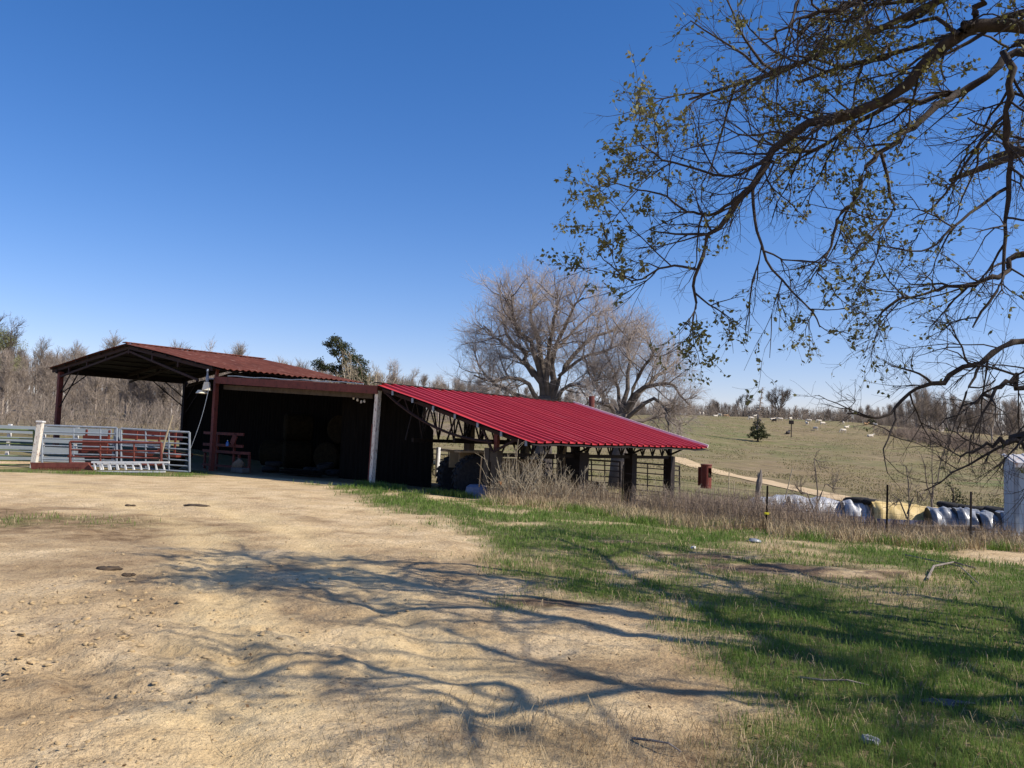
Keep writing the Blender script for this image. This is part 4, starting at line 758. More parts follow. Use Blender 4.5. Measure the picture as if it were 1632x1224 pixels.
# ------------------------------------------------------------------ the oak whose limbs reach in from the right
TR = np.array([10.4, 5.6, 0.])
oak = thing('oak_tree', 'large oak reaching over from the right with dark limbs and small young leaves', 'tree', TR)
def WP(*l): return [atY(x, y, d) for x, y, d in l]
j1 = TR + [-.5, .1, 4.6]; j2 = TR + [-.3, .3, 5.6]; j3 = TR + [-.3, .6, 3.6]; j4 = TR + [-.2, -.2, 4.8]
VIS = [  # limbs seen in the photograph: joint on the trunk, then points (px, py, distance)
 ([j1 + [-2.3, 1.2, .55]] + WP((1632, 46, 8.2), (1540, 48, 8.4), (1480, 98, 8.5), (1420, 150, 8.6), (1335, 188, 8.6), (1285, 203, 8.7), (1225, 250, 8.8), (1190, 305, 8.8), (1160, 345, 8.9), (1128, 385, 8.9), (1113, 440, 9.0), (1106, 485, 9.0)), .085, .016),
 ([j2 + [-2.2, 2.4, .3]] + WP((1640, 82, 9.6), (1590, 112, 9.6), (1525, 148, 9.7), (1440, 165, 9.8), (1380, 190, 9.9), (1310, 232, 10), (1262, 240, 10.1), (1215, 215, 10.2)), .06, .012),
 (WP((1525, 148, 9.7), (1470, 186, 9.5), (1425, 228, 9.4), (1385, 262, 9.3), (1360, 320, 9.2), (1338, 345, 9.2), (1322, 400, 9.2), (1300, 440, 9.2)), .05, .012),
 (WP((1405, 245, 9.3), (1415, 290, 9.2), (1424, 330, 9.1), (1405, 365, 9.1), (1396, 410, 9), (1380, 440, 9)), .024, .009),
 (WP((1200, 292, 8.8), (1202, 340, 8.7), (1215, 395, 8.6), (1240, 445, 8.6), (1290, 490, 8.5), (1308, 520, 8.5)), .022, .008),
 (WP((1200, 295, 8.8), (1170, 318, 9.0), (1135, 340, 9.2), (1098, 338, 9.3), (1055, 310, 9.4), (1010, 300, 9.5), (970, 290, 9.6)), .026, .007),
 (WP((1226, 249, 8.8), (1170, 282, 8.7), (1110, 270, 8.6), (1060, 255, 8.5), (1030, 235, 8.5), (1010, 205, 8.4)), .02, .006),
 (WP((1113, 430, 9), (1080, 425, 9.1), (1050, 430, 9.2), (1010, 448, 9.2), (975, 425, 9.3), (955, 405, 9.3)), .018, .006),
 (WP((1320, 190, 8.6), (1280, 220, 8.4), (1238, 210, 8.3), (1180, 215, 8.3), (1140, 190, 8.2)), .02, .006),
 ([j3 + [-2, 1.5, 1.6]] + WP((1650, 60, 9), (1612, 118, 9), (1606, 180, 9), (1612, 250, 9), (1600, 340, 8.9), (1605, 410, 8.8), (1580, 470, 8.8), (1550, 520, 8.8)), .045, .012),
 ([j3 + [-2, 2.0, .6]] + WP((1660, 400, 9.4), (1610, 430, 9.4), (1560, 450, 9.4), (1500, 462, 9.5), (1440, 475, 9.5), (1395, 505, 9.6)), .04, .009),
 ([j3 + [-2, 2.4, -.4]] + WP((1650, 540, 9.8), (1610, 548, 9.8), (1560, 580, 9.8), (1505, 607, 9.9), (1455, 622, 10), (1425, 650, 10), (1390, 668, 10), (1350, 660, 10)), .05, .009),
 (WP((1565, 578, 9.8), (1548, 610, 9.7), (1530, 650, 9.7), (1515, 690, 9.7)), .022, .007),
 ([j3 + [-2, 1.4, -.9]] + WP((1660, 685, 9), (1632, 697, 9), (1600, 706, 9), (1575, 712, 9), (1540, 722, 9), (1525, 733, 9)), .026, .006),
 ([j2 + [-2.4, 1, 1.2]] + WP((1480, -60, 8), (1420, -15, 8), (1350, 5, 8), (1275, 30, 8), (1215, 70, 8)), .04, .008),
 (WP((1290, -60, 8.4), (1272, 0, 8.4), (1260, 50, 8.3), (1272, 85, 8.3)), .022, .006),
 (WP((1535, 50, 8.3), (1560, 10, 8.3), (1590, -40, 8.2)), .05, .03),
 (WP((1530, 55, 8.3), (1490, 30, 8.6), (1440, 45, 8.8), (1400, 40, 8.9), (1330, 20, 9)), .03, .008),
 (WP((1606, 180, 9), (1560, 230, 9.2), (1520, 290, 9.3), (1490, 330, 9.3), (1450, 350, 9.3)), .026, .007),
 (WP((1604, 300, 9), (1560, 330, 8.8), (1510, 370, 8.6), (1470, 400, 8.6), (1420, 395, 8.6)), .024, .007),
 ([j3 + [-2, 1.2, 0]] + WP((1665, 610, 9.2), (1620, 600, 9.2), (1580, 625, 9.2), (1545, 640, 9.2), (1500, 680, 9.2)), .03, .006),
]
def shade(*l):  # limbs out of frame, standing where their shadows on the ground say: (px, py of the shadow, height)
    o = []
    for x, y, h in l:
        G = atZ(x, y, 0); k = h / math.tan(SUN_EL); o.append(np.array([G[0] + k * math.cos(SUN_A), G[1] + k * math.sin(SUN_A), h]))
    return o
OUT = [
 ([TR + [-.2, -.6, 4.6]] + shade((1640, 1115, 6.6), (1400, 1118, 6.5), (1200, 1112, 6.3), (1000, 1102, 6.1), (830, 1132, 6.0), (700, 1136, 5.9)), .12, .04),
 (shade((830, 1132, 6.0), (800, 1092, 5.9), (690, 1078, 5.8), (580, 1055, 5.8), (480, 1042, 5.7), (400, 1050, 5.6)), .055, .02),
 (shade((560, 1052, 5.8), (450, 1060, 5.8), (345, 1080, 5.8)), .03, .015),
 ([TR + [-.3, 0, 5.0]] + shade((1632, 1160, 6.8), (1450, 1100, 6.8), (1300, 1050, 6.8), (1150, 985, 6.7), (1030, 925, 6.6), (950, 880, 6.5), (850, 850, 6.4)), .13, .04),
 (shade((1300, 1050, 6.8), (1150, 1030, 6.8), (980, 1005, 6.7), (820, 975, 6.6), (700, 972, 6.5), (600, 968, 6.4), (520, 945, 6.3), (430, 895, 6.3), (330, 872, 6.2)), .10, .02),
 (shade((820, 975, 6.6), (740, 950, 6.4), (640, 930, 6.3), (540, 905, 6.3), (440, 885, 6.2)), .05, .02),
 ([TR + [.1, -.2, 5.4]] + shade((1632, 1090, 7.2), (1420, 1020, 7.3), (1250, 960, 7.3), (1100, 905, 7.2), (960, 862, 7.1), (880, 845, 7.0)), .10, .03),
 ([TR + [.1, 0, 5.4]] + shade((1600, 975, 7.6), (1420, 940, 7.6), (1250, 905, 7.5), (1120, 880, 7.4), (950, 850, 7.3)), .09, .03),
 (shade((1000, 1102, 6.1), (900, 1060, 6.0), (800, 1040, 6.0), (720, 1000, 6.0)), .04, .015),
]
OK_ = np.array(TR); lim = VIS + OUT
m = MB(); m.tube([OK_ + [.1, 0, -.3], OK_ + [0, 0, .4], OK_ + [-.05, .05, 1.8], OK_ + [-.1, .1, 3.2], OK_ + [-.2, .1, 4.6], OK_ + [-.2, .2, 6.0], OK_ + [.3, .3, 7.6], OK_ + [.5, .2, 9.5]] - OK_, [.62, .47, .40, .36, .32, .25, .16, .06], 16); m.build('trunk', 'barkd', oak, smooth=True)
rg = np.random.default_rng(99); lvs = []; lfs = []
for li, ((pts, r0, r1), vis) in enumerate([(l, True) for l in VIS] + [(l, False) for l in OUT]):
    dn = {11: .4, 12: .4, 13: .45, 20: .4, 10: .6, 9: .7, 18: .8, 19: .7}.get(li, 1.0)
    pts = np.array(pts)
    if vis and np.linalg.norm(pts[0][:2] - TR[:2]) < 4.2 and pts[0][0] > 7: pts = np.vstack([TR + [-.15, .1, min(pts[0][2], 5.8) - .5], pts]); r0 = max(r0 * 1.2, .06)
    K = 26 if len(pts) > 6 else 14; P = resample(pts, K); L = np.linalg.norm(np.diff(P, axis=0), axis=1).sum()
    P[1:] += rg.normal(0, 1, (K - 1, 3)) * (min(.03, r0 * .35) if vis else .012); P -= OK_; kr = .82 if vis else 1.; r0 *= kr; r1 *= kr; Rd = np.linspace(r0, r1, K) * (1 + .12 * rg.normal(0, 1, K) * (r0 > .03))
    V, Fc = tubes_np(P[None], Rd[None], 10); arr_mesh('limb', V, Fc, M['barkd'], oak, True)
    n1 = int(L * (2.5 * dn if vis else 3.2)) + 2
    lv = branch_levels(rg, P[None], Rd[None], [dict(per=n1, ang=.85, len=.95 if vis else 1.7, K=7, wob=.17, trop=(-.18, 0, -.12), rr=.013 if vis else .028, rmin=.0045, t0=.25, sides=5, fall=.35),
        dict(per=5 if vis else 8, ang=.75, len=.48 if vis else .6, K=5, wob=.2, trop=(-.1, 0, .0), rr=.006, rmin=.0026, t0=.15, sides=4, fall=.2), dict(per=5 if vis else 4, ang=.7, len=.24, K=4, wob=.2, trop=(0, 0, 0.05), rr=.003, rmin=.0018, t0=.1, sides=3, fall=.2)])
    lvs.append((lv, vis)); lfs.append({11: .1, 12: .1, 13: .1, 20: .1, 10: .45, 9: .5, 0: 2.4, 5: 2.6, 6: 2.4, 7: 2.8}.get(li, 1.2))
V, Fc = join_np([tubes_np(*l[0]) for l, v in lvs]); arr_mesh('branches', V, Fc, M['barkd'], oak)
V, Fc = join_np([tubes_np(*x) for l, v in lvs for x in l[1:]]); arr_mesh('twigs', V, Fc, M['barkd'], oak)
C = []
for (l, v), lf in zip(lvs, lfs):
    P = l[2][0]; N = len(P); q = rg.integers(0, N, int(N * (1.5 * lf if v else 2.6))); t_ = rg.random(len(q)) * 2.99; i = t_.astype(int); f = (t_ - i)[:, None]
    c = P[q, i] * (1 - f) + P[q, i + 1] * f; w = c + OK_; pxx = 816 + F * w[:, 0] / np.maximum(w[:, 1], .1)
    keep = (fbm(w[:, 0] * 1.1 + 3, w[:, 2] * 1.1 + w[:, 1], 71, 2) > (.30 + .10 * np.clip((pxx - 1150) / 350, 0, 1) if v else .3)) & (rg.random(len(c)) < np.clip(1.25 - (pxx - 1100) / 800, .4, 1)); C.append(c[keep])
C = np.concatenate(C); C = C.repeat(2, 0) + rg.normal(0, .012, (2 * len(C), 3))
V, Fc = leaf_faces(rg, C, .052); arr_mesh('leaves', V, Fc, M['oleaf'], oak)
# ------------------------------------------------------------------ fence, weeds, grass
FP = [(-.6, 26.2), (3.45, 25.9), (6.15, 20.3), (8.7, 19.6), (10.3, 19.0), (14, 18.6), (20, 18.4)]
wf = thing('wire_fence', 'sagging woven wire fence on steel posts running through the dead weeds', 'fence', (0, 20, 0)); wo = np.array([0, 20., 0])
tops = []
for i, (x, y) in enumerate(FP):
    b = np.array([x, y, float(Z(x, y))]); h = (1.2, 1.42, 1.08, 1.25, 1.2, 1.2, 1.2)[i]; b2 = b + [.02, 0, h]; tops.append((b, h))
    p = MB().bar(b - wo - [0, 0, .3], b2 - wo, .034, .034, up=(0, 1, 0)).build('fence_post', 'wood' if i != 4 else 'dark', wf)
    if i == 2: MB().box(-.05, .05, -.04, .04, -.025, .025).bar((-.05, 0, 0), (.08, -.03, .015), .03).build('insulator', 'yel', p).location = b + [0, -.03, .42] - wo
m = MB()
for (b0, h0), (b1, h1) in zip(tops[:-1], tops[1:]):
    for k in (.12, .3, .48, .66, .84):
        m.tube([b0 + [0, 0, h0 * k] - wo, (b0 + b1) / 2 + [0, 0, (h0 + h1) / 2 * k - .03] - wo, b1 + [0, 0, h1 * k] - wo], .003, 3)
    L = np.linalg.norm(b1 - b0)
    for q in np.arange(.16, L, .16): c = b0 + (b1 - b0) * q / L; m.tube([c + [0, 0, .1] - wo, c + [0, 0, 1.0] - wo], .002, 3)
m.build('woven_wire', 'dark', wf)
def blades(rg, x, y, h, w, lean, zoff=0.):
    n = len(x); b = np.stack([x, y, Zg(x, y) + zoff], 1); a = rg.random(n) * 6.283; s = np.stack([np.cos(a), np.sin(a), np.zeros(n)], 1) * (w / 2)[:, None]
    a2 = rg.random(n) * 6.283; o = np.stack([np.cos(a2), np.sin(a2), np.zeros(n)], 1) * (h * lean)[:, None]
    mid = b + o * .35 + [0, 0, 1] * (h * .62)[:, None]; tip = b + o + np.stack([h * 0, h * 0, h * np.sqrt(np.clip(1 - lean ** 2, .04, 1))], 1)
    V = np.stack([b - s, b + s, mid + s * .7, mid - s * .7, tip], 1).reshape(-1, 3); k = 5 * np.arange(n)[:, None]
    return V, np.concatenate([k + [0, 1, 2, 3], k + [3, 2, 4, 4]], 0)
def tri_quads(name, V, F, mat):  # last column repeated where the face is a triangle
    q = F[F[:, 2] != F[:, 3]]; t = F[F[:, 2] == F[:, 3]][:, :3]; me = D.meshes.new(name)
    me.vertices.add(len(V)); me.vertices.foreach_set('co', np.ascontiguousarray(V, np.float32).ravel()); idx = np.concatenate([q.ravel(), t.ravel()]).astype(np.int32)
    me.loops.add(len(idx)); me.loops.foreach_set('vertex_index', idx); me.polygons.add(len(q) + len(t))
    me.polygons.foreach_set('loop_start', np.concatenate([np.arange(len(q)) * 4, len(q) * 4 + np.arange(len(t)) * 3]).astype(np.int32)); me.update(calc_edges=True); me.validate()
    me.materials.append(M[mat]); return link(D.objects.new(name, me))
def polar(rg, n, r0, r1, a0, a1):
    r = np.exp(rg.uniform(math.log(r0), math.log(r1), n)); a = np.radians(rg.uniform(a0, a1, n)); return r * np.sin(a), r * np.cos(a), r
rg = np.random.default_rng(11)
x, y, r = polar(rg, 420000, 3.2, 36, -38, 44); g = grass_mask(x, y) * np.clip(.35 + 1.3 * fbm(x * 1.7, y * 1.7, 55, 3), 0, 1.0); ok = (rg.random(len(x)) < g ** 1.6 * .95); x, y, r = x[ok], y[ok], r[ok]
V, Fc = blades(rg, x, y, (.025 + .06 * rg.random(len(x))) * (.7 + .9 * fbm(x * 1.3, y * 1.3, 61, 3)) * (1 + np.clip((r - 14) / 16, 0, .9)), .0035 * np.clip(r / 5, 1, 5) ** .9, rg.uniform(.1, .8, len(x)))
tri_quads('green_grass', V, Fc, 'grass'); tag(D.objects['green_grass'], 'short green spring grass growing in patches over the yard', 'grass', None, 'stuff')
x, y, r = polar(rg, 90000, 3.2, 34, -38, 44); gm_ = grass_mask(x, y); n_ = fbm(x * .8 + 7, y * .8, 91, 3)
edge = np.clip(1 - np.abs(gm_ - .42) * 2.6, 0, 1); sp = np.clip(1.2 - np.hypot((x - 1.0) / 2.2, (y - 4.9) / 1.0), 0, 1); ok = rg.random(len(x)) < (np.clip(edge * 1.0 * n_ * 1.5, 0, .6) + .13 * gm_ + .7 * sp * (n_ > .4) + .0006) * (n_ > .3); x, y, r = x[ok], y[ok], r[ok]
V, Fc = blades(rg, x, y, .05 + .10 * rg.random(len(x)), .0035 * np.clip(r / 5, 1, 5) ** .9, rg.uniform(.75, .99, len(x)), .004)
tri_quads('dry_straw', V, Fc, 'dry'); tag(D.objects['dry_straw'], 'dead straw and dry grass stalks lying on the bare soil', 'straw', None, 'stuff')
# dead weeds along the fence
fp = np.array(FP); sg = np.linalg.norm(np.diff(fp, axis=0), axis=1); cum = np.concatenate([[0], np.cumsum(sg)])
def along(rg, n, lo, hi, q0=0., q1=1.):
    q = rg.uniform(q0, q1, n) * cum[-1]; px_ = np.interp(q, cum, fp[:, 0]); py_ = np.interp(q, cum, fp[:, 1]); i = np.clip(np.searchsorted(cum, q) - 1, 0, len(sg) - 1); d = (fp[i + 1] - fp[i]) / sg[i][:, None]; o = rg.uniform(lo, hi, n)
    return px_ - d[:, 1] * o, py_ + d[:, 0] * o, q, o
x, y, q, o = along(rg, 26000, -1.3, 3.2); h = (.25 + .75 * rg.random(len(x)) ** 1.5) * (.55 + .9 * fbm(x * .8, y * .8, 14, 3)) * np.where(o < -.2, .6, 1.1) * np.interp(x, [2, 5.6, 6.6, 12], [1, .95, .62, .6])
V, Fc = blades(rg, x, y, h, rg.uniform(.008, .018, len(x)), rg.uniform(.05, .6, len(x))); tri_quads('dead_weeds', V, Fc, 'weed'); tag(D.objects['dead_weeds'], 'tall dead tan weeds standing along the wire fence', 'weeds', None, 'stuff')
x, y, q, o = along(rg, 15000, -2.2, .6); V, Fc = blades(rg, x, y, .12 + .34 * rg.random(len(x)), rg.uniform(.008, .016, len(x)), rg.uniform(.3, .95, len(x))); tri_quads('dry_tussocks', V, Fc, 'dry'); tag(D.objects['dry_tussocks'], 'matted straw coloured grass at the foot of the dead weeds', 'dry grass', None, 'stuff')
x, y, q, o = along(rg, 260, .1, 3.0, .20, .42); brush('bramble_thicket', np.stack([x, y, Z(x, y)], 1), .75, 5, 'bramble', 'thicket of thin purple brown brambles behind the wire fence', 24, .006)
bb = None
for i, (px, py, Y_, s_) in enumerate(((812, 800, 26.4, 1.0), (826, 800, 26.0, 1.2), (846, 803, 26.3, .9), (868, 805, 26.0, 1.0), (890, 806, 26.6, 1.05), (905, 808, 26, .8), (935, 810, 26.3, .8), (960, 812, 26.6, .7), (1050, 815, 25.5, .75), (1085, 818, 25, .8), (796, 800, 26.2, .6))):
    if bb is None:
        r2 = np.random.default_rng(8); N = 17; P = curves(r2, r2.normal(0, .16, (N, 3)) * [1, 1, 0], unit(r2.normal(0, .34, (N, 3)) + [0, 0, 1.]), 1.5 * (.5 + .6 * r2.random(N)), 6, .13, (.1, 0, .1)); Rd = np.linspace(.012, .005, 6)[None].repeat(N, 0)
        lv = branch_levels(r2, P, Rd, [dict(per=5, ang=.6, len=.4, K=3, wob=.15, trop=(0, 0, .3), rr=.007, rmin=.005, t0=.3, sides=3), dict(per=1, ang=.6, len=.15, K=3, wob=.15, trop=(0, 0, .3), rr=.004, rmin=.003, t0=.2, sides=3)])
        V, Fc = join_np([tubes_np(P, Rd, 4)] + [tubes_np(*k) for k in lv]); bb = o_ = arr_mesh('dead_bush', V, Fc, M['twigp'])
    else: o_ = bb.copy(); link(o_)
    o_.location = gpt(px, Y_); o_.rotation_euler = (0, 0, i * 1.3); o_.scale = (s_ * .9, s_ * .9, s_); tag(o_, 'bare tangled dead bush in front of the red lean-to pillars', 'bush', 'dead bushes along the lean-to')
for i in range(26):
    x, y, q, o = along(rg, 1, -1.9, -.6); x, y = float(x[0]), float(y[0])
# green tufts near the fence line and pillar
x0 = []; 
for i in range(60): xx, yy, q, o = along(rg, 1, -2.4, -.3); x0.append((xx[0], yy[0]))
for px, Y_ in ((740, 27.5), (725, 27.6), (755, 27.2), (700, 28), (610, 30), (590, 30.4), (640, 29.5)): b = gpt(px, Y_); x0 += [(b[0], b[1])] * 2
x0 = np.repeat(np.array(x0), 130, 0); x = x0[:, 0] + rg.normal(0, .18, len(x0)); y = x0[:, 1] + rg.normal(0, .18, len(x0)); V, Fc = blades(rg, x, y, .10 + .2 * rg.random(len(x)), np.full(len(x), .012), rg.uniform(.2, .9, len(x)))
tri_quads('grass_tufts', V, Fc, 'grass'); tag(D.objects['grass_tufts'], 'taller green grass tufts at the edge of the dead weeds', 'grass', None, 'stuff')
# clods on the bare soil
x, y, r = polar(rg, 26000, 3.0, 24, -38, 30); cl = np.clip(1.15 - np.hypot((x + 3.3) / 2.8, (y - 6.8) / 4.5), 0, 1); ok = rg.random(len(x)) < (.05 + .75 * cl * (fbm(x * 2, y * 2, 66, 3) > .42)) * (1 - grass_mask(x, y)); x, y, r = x[ok], y[ok], r[ok]; n = len(x)
dirs = np.array([[1, 0, 0], [0, 1, 0], [-1, 0, 0], [0, -1, 0], [.6, .6, .55], [-.6, .6, .6], [-.5, -.6, .6], [.6, -.5, .6], [0, 0, .8]]); s_ = (.003 + .007 * rg.random(n) ** 2.5 * (1 + cl[ok] * 1.6)) * np.clip(r / 5, 1, 2.2)
V = np.stack([x, y, Zg(x, y)], 1)[:, None] + dirs[None] * s_[:, None, None] * rg.uniform(.45, 1.4, (n, 9, 1)) * [1.25, 1, .8]; fq = np.array([[0, 1, 5, 4], [1, 2, 6, 5], [2, 3, 7, 6], [3, 0, 4, 7], [4, 5, 8, 8], [5, 6, 8, 8], [6, 7, 8, 8], [7, 4, 8, 8]])
tri_quads('dirt_clods', V.reshape(-1, 3), (9 * np.arange(n)[:, None, None] + fq).reshape(-1, 4), 'dirt'); tag(D.objects['dirt_clods'], 'loose pale clods and crumbs of soil scattered on the bare yard', 'clods', None, 'stuff')
for px, py, s_, lab in ((310, 808, .34, 'dark manure pat in the yard nearest the barn mouth'), (175, 911, .17, 'dark manure pat on the left of the yard near the tree shadow'), (203, 916, .08, 'little dark manure lump beside the left manure pat'), (206, 806, .09, 'tiny dark manure lump far out on the left yard')):
    P = atZ(px, py, 0); m = MB()
    for i in range(6): m.blob((random.gauss(0, .35) * s_, random.gauss(0, .3) * s_, .01), s_ * .55, s_ * .45, .022, i + px, 10, .5)
    o = m.build('manure_pat', 'dung', smooth=True); o.location = (P[0], P[1], float(Zg(P[0], P[1]))); tag(o, lab, 'manure')
for px, py, sx, sy, sz, mt, nm, lab in ((1200, 856, .14, .10, .045, 'gplastic', 'plastic_bag', 'crumpled white plastic bag on the grass near the fence'), (1508, 1122, .16, .07, .012, 'dstone', 'flat_stone', 'flat pale grey stone lying in the shaded grass'), (1388, 1190, .05, .05, .03, 'stone', 'flat_stone', 'small grey stone on the bare patch at the lower right'), (1105, 870, .05, .05, .03, 'white', 'litter_scrap', 'tiny white scrap of litter in the mud')):
    P = atZ(px, py, 0); o = MB().blob((0, 0, sz * .4), sx, sy, sz, px, 16, .5).build(nm, mt, smooth=nm != 'flat_stone'); o.location = (P[0], P[1], float(Zg(P[0], P[1]))); tag(o, lab, nm.replace('_', ' '))
def stick(lab, pts, r):
    P = [atZ(a, b, 0) for a, b in pts]; P = [np.array([p[0], p[1], float(Zg(p[0], p[1])) + r * 1.2 + dz]) for p, dz in zip(P, (0, .03, .05, .02, 0))]; o = MB().tube(P, [r, r * .9, r * .7, r * .5, r * .3][:len(P)], 6).build('fallen_stick', 'gwood'); tag(o, lab, 'stick')
stick('thin dead stick lying on the sunlit straw in the foreground', [(1008, 1178), (1035, 1188), (1065, 1200), (1085, 1206)], .009)
stick('pale stick across the shaded grass in the foreground', [(1272, 1083), (1310, 1092), (1350, 1098), (1385, 1100)], .010)
stick('bent dead branch on the mud before the fence', [(1478, 920), (1488, 905), (1520, 900), (1555, 906)], .02)
stick('long dead weed stalk fallen on the grass below the fence', [(1440, 880), (1480, 890), (1530, 905), (1560, 930)], .012)
# ------------------------------------------------------------------ beyond the fence: track, wrapped bales, shed, odds and ends
tp = np.array([hit(*q) for q in ((1075, 729), (1092, 737), (1110, 743), (1135, 750), (1165, 758), (1200, 764), (1232, 771), (1265, 778), (1300, 786), (1335, 793), (1362, 799))])
tp = np.vstack([resample(tp, 60), tp[-1] + [6, -8, 0], tp[-1] + [14, -14, 0]]); d = unit(np.gradient(tp, axis=0)); nx = np.stack([d[:, 1], -d[:, 0]], 1); Vt = []
for w in (-1.5, -.75, 0, .75, 1.5):
    q = tp[:, :2] + nx * (w * (1 + .5 * (fbm(np.arange(len(tp)) * .3, np.arange(len(tp)) * 0 + w, 3) - .47)))[:, None]; Vt.append(np.stack([q[:, 0], q[:, 1], Z(q[:, 0], q[:, 1]) + .10 - .03 * abs(w)], 1))
Vt = np.array(Vt); nT = len(tp); fi = np.array([(a * nT + i, a * nT + i + 1, (a + 1) * nT + i + 1, (a + 1) * nT + i) for a in range(4) for i in range(nT - 1)])
struct(arr_mesh('dirt_track', Vt.reshape(-1, 3), fi, M['track'], None, True))
def wrapped(px0, px1, yt0, yt1, dep, depth_, lab, mat, name='wrapped_bale', low=None, group=None, seed=0, hgt=1.5):
    """rounded loaf of plastic sheeting between two directions, top edge as high as it is seen"""
    a, b = atY(px0, yt0, dep), atY(px1, yt1, dep); n = 26; m = 14; V = []; rg = np.random.default_rng(seed); c0 = np.array([a[0], dep, min(a[2], b[2]) - hgt])
    for i in range(n + 1):
        k = i / n; e = min(1, .72 + 3.2 * min(k, 1 - k)); zt = a[2] + (b[2] - a[2]) * k; x = a[0] + (b[0] - a[0]) * k; zb = float(Z(x, dep)) - .15
        for j in range(m + 1):
            th_ = math.pi * (1 - j / m); cy, cz = math.cos(th_), math.sin(th_) ** .55
            w = 1 + .24 * (2 * float(fbm(i * .21 + seed * 7, j * .33, seed, 4)) - .95); V.append((x, dep + cy * -depth_ * .5 * e * (1.05 - .2 * cz) * w, zb + (zt - zb) * cz * (.82 + .18 * e) * (1 + (w - 1) * .5)))
    Fs = [(i * (m + 1) + j, (i + 1) * (m + 1) + j, (i + 1) * (m + 1) + j + 1, i * (m + 1) + j + 1) for i in range(n) for j in range(m)]
    Fs += [tuple(range(m + 1))[::-1], tuple(n * (m + 1) + j for j in range(m + 1))]; V = np.array(V) - c0
    t = thing(name, lab, 'wrapped bale' if 'bale' in name else 'tarp', c0, 0, group); q = MB(); q.add(V, Fs)
    o = q.build('sheeting', mat, t, smooth=True)
    if low:
        zl = V[:, 2].max() * .52; q = MB(); pts = [(V[i * (m + 1) + m - 2] * [1, 1, 0]) + [0, -.16 - depth_ * .06, 0] for i in range(n + 1)]
        for (p0, p1) in zip(pts[:-1], pts[1:]): q.bar((p0[0], p0[1], zl * .55 - .2), (p1[0], p1[1], zl * .55 - .2), .05, zl * .9 + .5)
        q.build('lower_sheet', low, t)
    return t
GB = 'plastic-wrapped bales in the row'
wrapped(1196, 1262, 793, 789, 41, 1.7, 'white plastic-wrapped bale at the left end of the row, half behind weeds', 'plastic', seed=1)
wrapped(1258, 1343, 789, 797, 40, 1.7, 'long white plastic-wrapped bale between the row end and the squarer white one', 'plastic', low='blue', seed=2)
wrapped(1341, 1387, 796, 799, 39.5, 1.7, 'squarish white plastic-wrapped bale under a black tyre beside the yellow tarp', 'plastic', low='blue', seed=3)
wrapped(1386, 1484, 797, 807, 39, 1.9, 'yellow tarp over a long low stack with dark blue sides', 'yellow', 'yellow_tarp', low='blue', seed=4)
wrapped(1478, 1518, 806, 809, 38, 1.7, 'grey plastic-wrapped bale right of the yellow tarp', 'gplastic', seed=5)
wrapped(1520, 1560, 809, 814, 37.6, 1.7, 'grey plastic-wrapped bale with torn pale flaps in the middle of the grey ones', 'gplastic', seed=6)
wrapped(1556, 1592, 813, 817, 37.2, 1.7, 'dark grey plastic-wrapped bale left of the one beside the shed', 'gplastic', low='blue', seed=7)
wrapped(1588, 1640, 814, 822, 36.8, 1.7, 'grey plastic-wrapped bale next to the metal shed', 'gplastic', low='blue', seed=8)
for px, py, Y_, rr, lab in ((1366, 798, 39.6, .62, 'flat black tyre on the squarish white bale'), (1384, 800, 39.3, .5, 'small flat black tyre between white bale and yellow tarp'), (1515, 806, 38.6, .6, 'flat black tyre on the gap right of the first grey bale'), (1535, 810, 38.4, .62, 'flat black tyre on the grey bale with torn flaps'), (1555, 812, 38.2, .6, 'flat black tyre right of the torn grey bale'), (1590, 814, 37.6, .62, 'flat black tyre left of the metal shed on dark bale'), (1604, 817, 37.4, .6, 'flat black tyre touching the metal shed corner')):
    t = MB().lathe([(rr * .5, .05), (rr * .8, 0), (rr, .09), (rr, .2), (rr * .8, .28), (rr * .5, .23), (rr * .6, .14)], 24).build('weight_tyre', 'tyre', smooth=True); t.location = atY(px, py, Y_) - np.array([0, 0, .14]); t.rotation_euler = (.1, .05, px); tag(t, lab, 'tyre')
g = gpt(1612, 28); c = atY(1619, 848, 28); e = atY(1619, 737, 28); H_ = e[2] - c[2]
t = thing('metal_shed', 'pale grey ribbed metal shed with a low roof at the right edge', 'shed', c, R_(-9))
m = MB()
def rib_wall(mb, L, H0, H1, ax):
    xs = [0]; 
    while xs[-1] < L: xs += [xs[-1] + .30, xs[-1] + .34, xs[-1] + .40, xs[-1] + .44]
    off = lambda i: -.035 if i % 4 in (2, 3) else 0
    P = []
    for i, x in enumerate(xs):
        h = H0 + (H1 - H0) * min(1, x / L)
        for z in (0, h):
            for d_ in (0, .02): P.append((x, off(i) + d_, z) if ax == 'x' else (off(i) + d_, x, z))
    mb.add(P, [f for i in range(len(xs) - 1) for k in [i * 4] for f in ((k, k + 4, k + 6, k + 2), (k + 1, k + 3, k + 7, k + 5), (k + 2, k + 6, k + 7, k + 3))])
rib_wall(m, 3.4, H_, H_, 'x'); m.build('front_wall', 'shed', t); m = MB(); rib_wall(m, .85, H_, H_ + .24, 'y'); m.build('side_wall', 'shed', t)
MB().box(-.03, .09, -.05, .06, 0, H_ - .02).build('corner_trim', 'galv', t)
rf = sheet(-.28, H_ - .06, 1.0, H_ + .28, -.12, 3.5, .3, .03, prof='rib').build('roof', 'shedtop', t); rf.matrix_parent_inverse = Matrix(); rf.rotation_euler = (0, 0, R_(90)); rf.location = (3.42, 0, 0)
MB().box(-.14, 3.5, -.30, -.26, H_ - .16, H_ - .0).build('fascia', 'shedtop', t); MB().box(-.2, 3.5, -.15, 0, -.12, -.02).build('sill', 'white', t); MB().box(-.05, 3.4, .01, .8, -.8, -.02).build('plinth', 'wood', t)
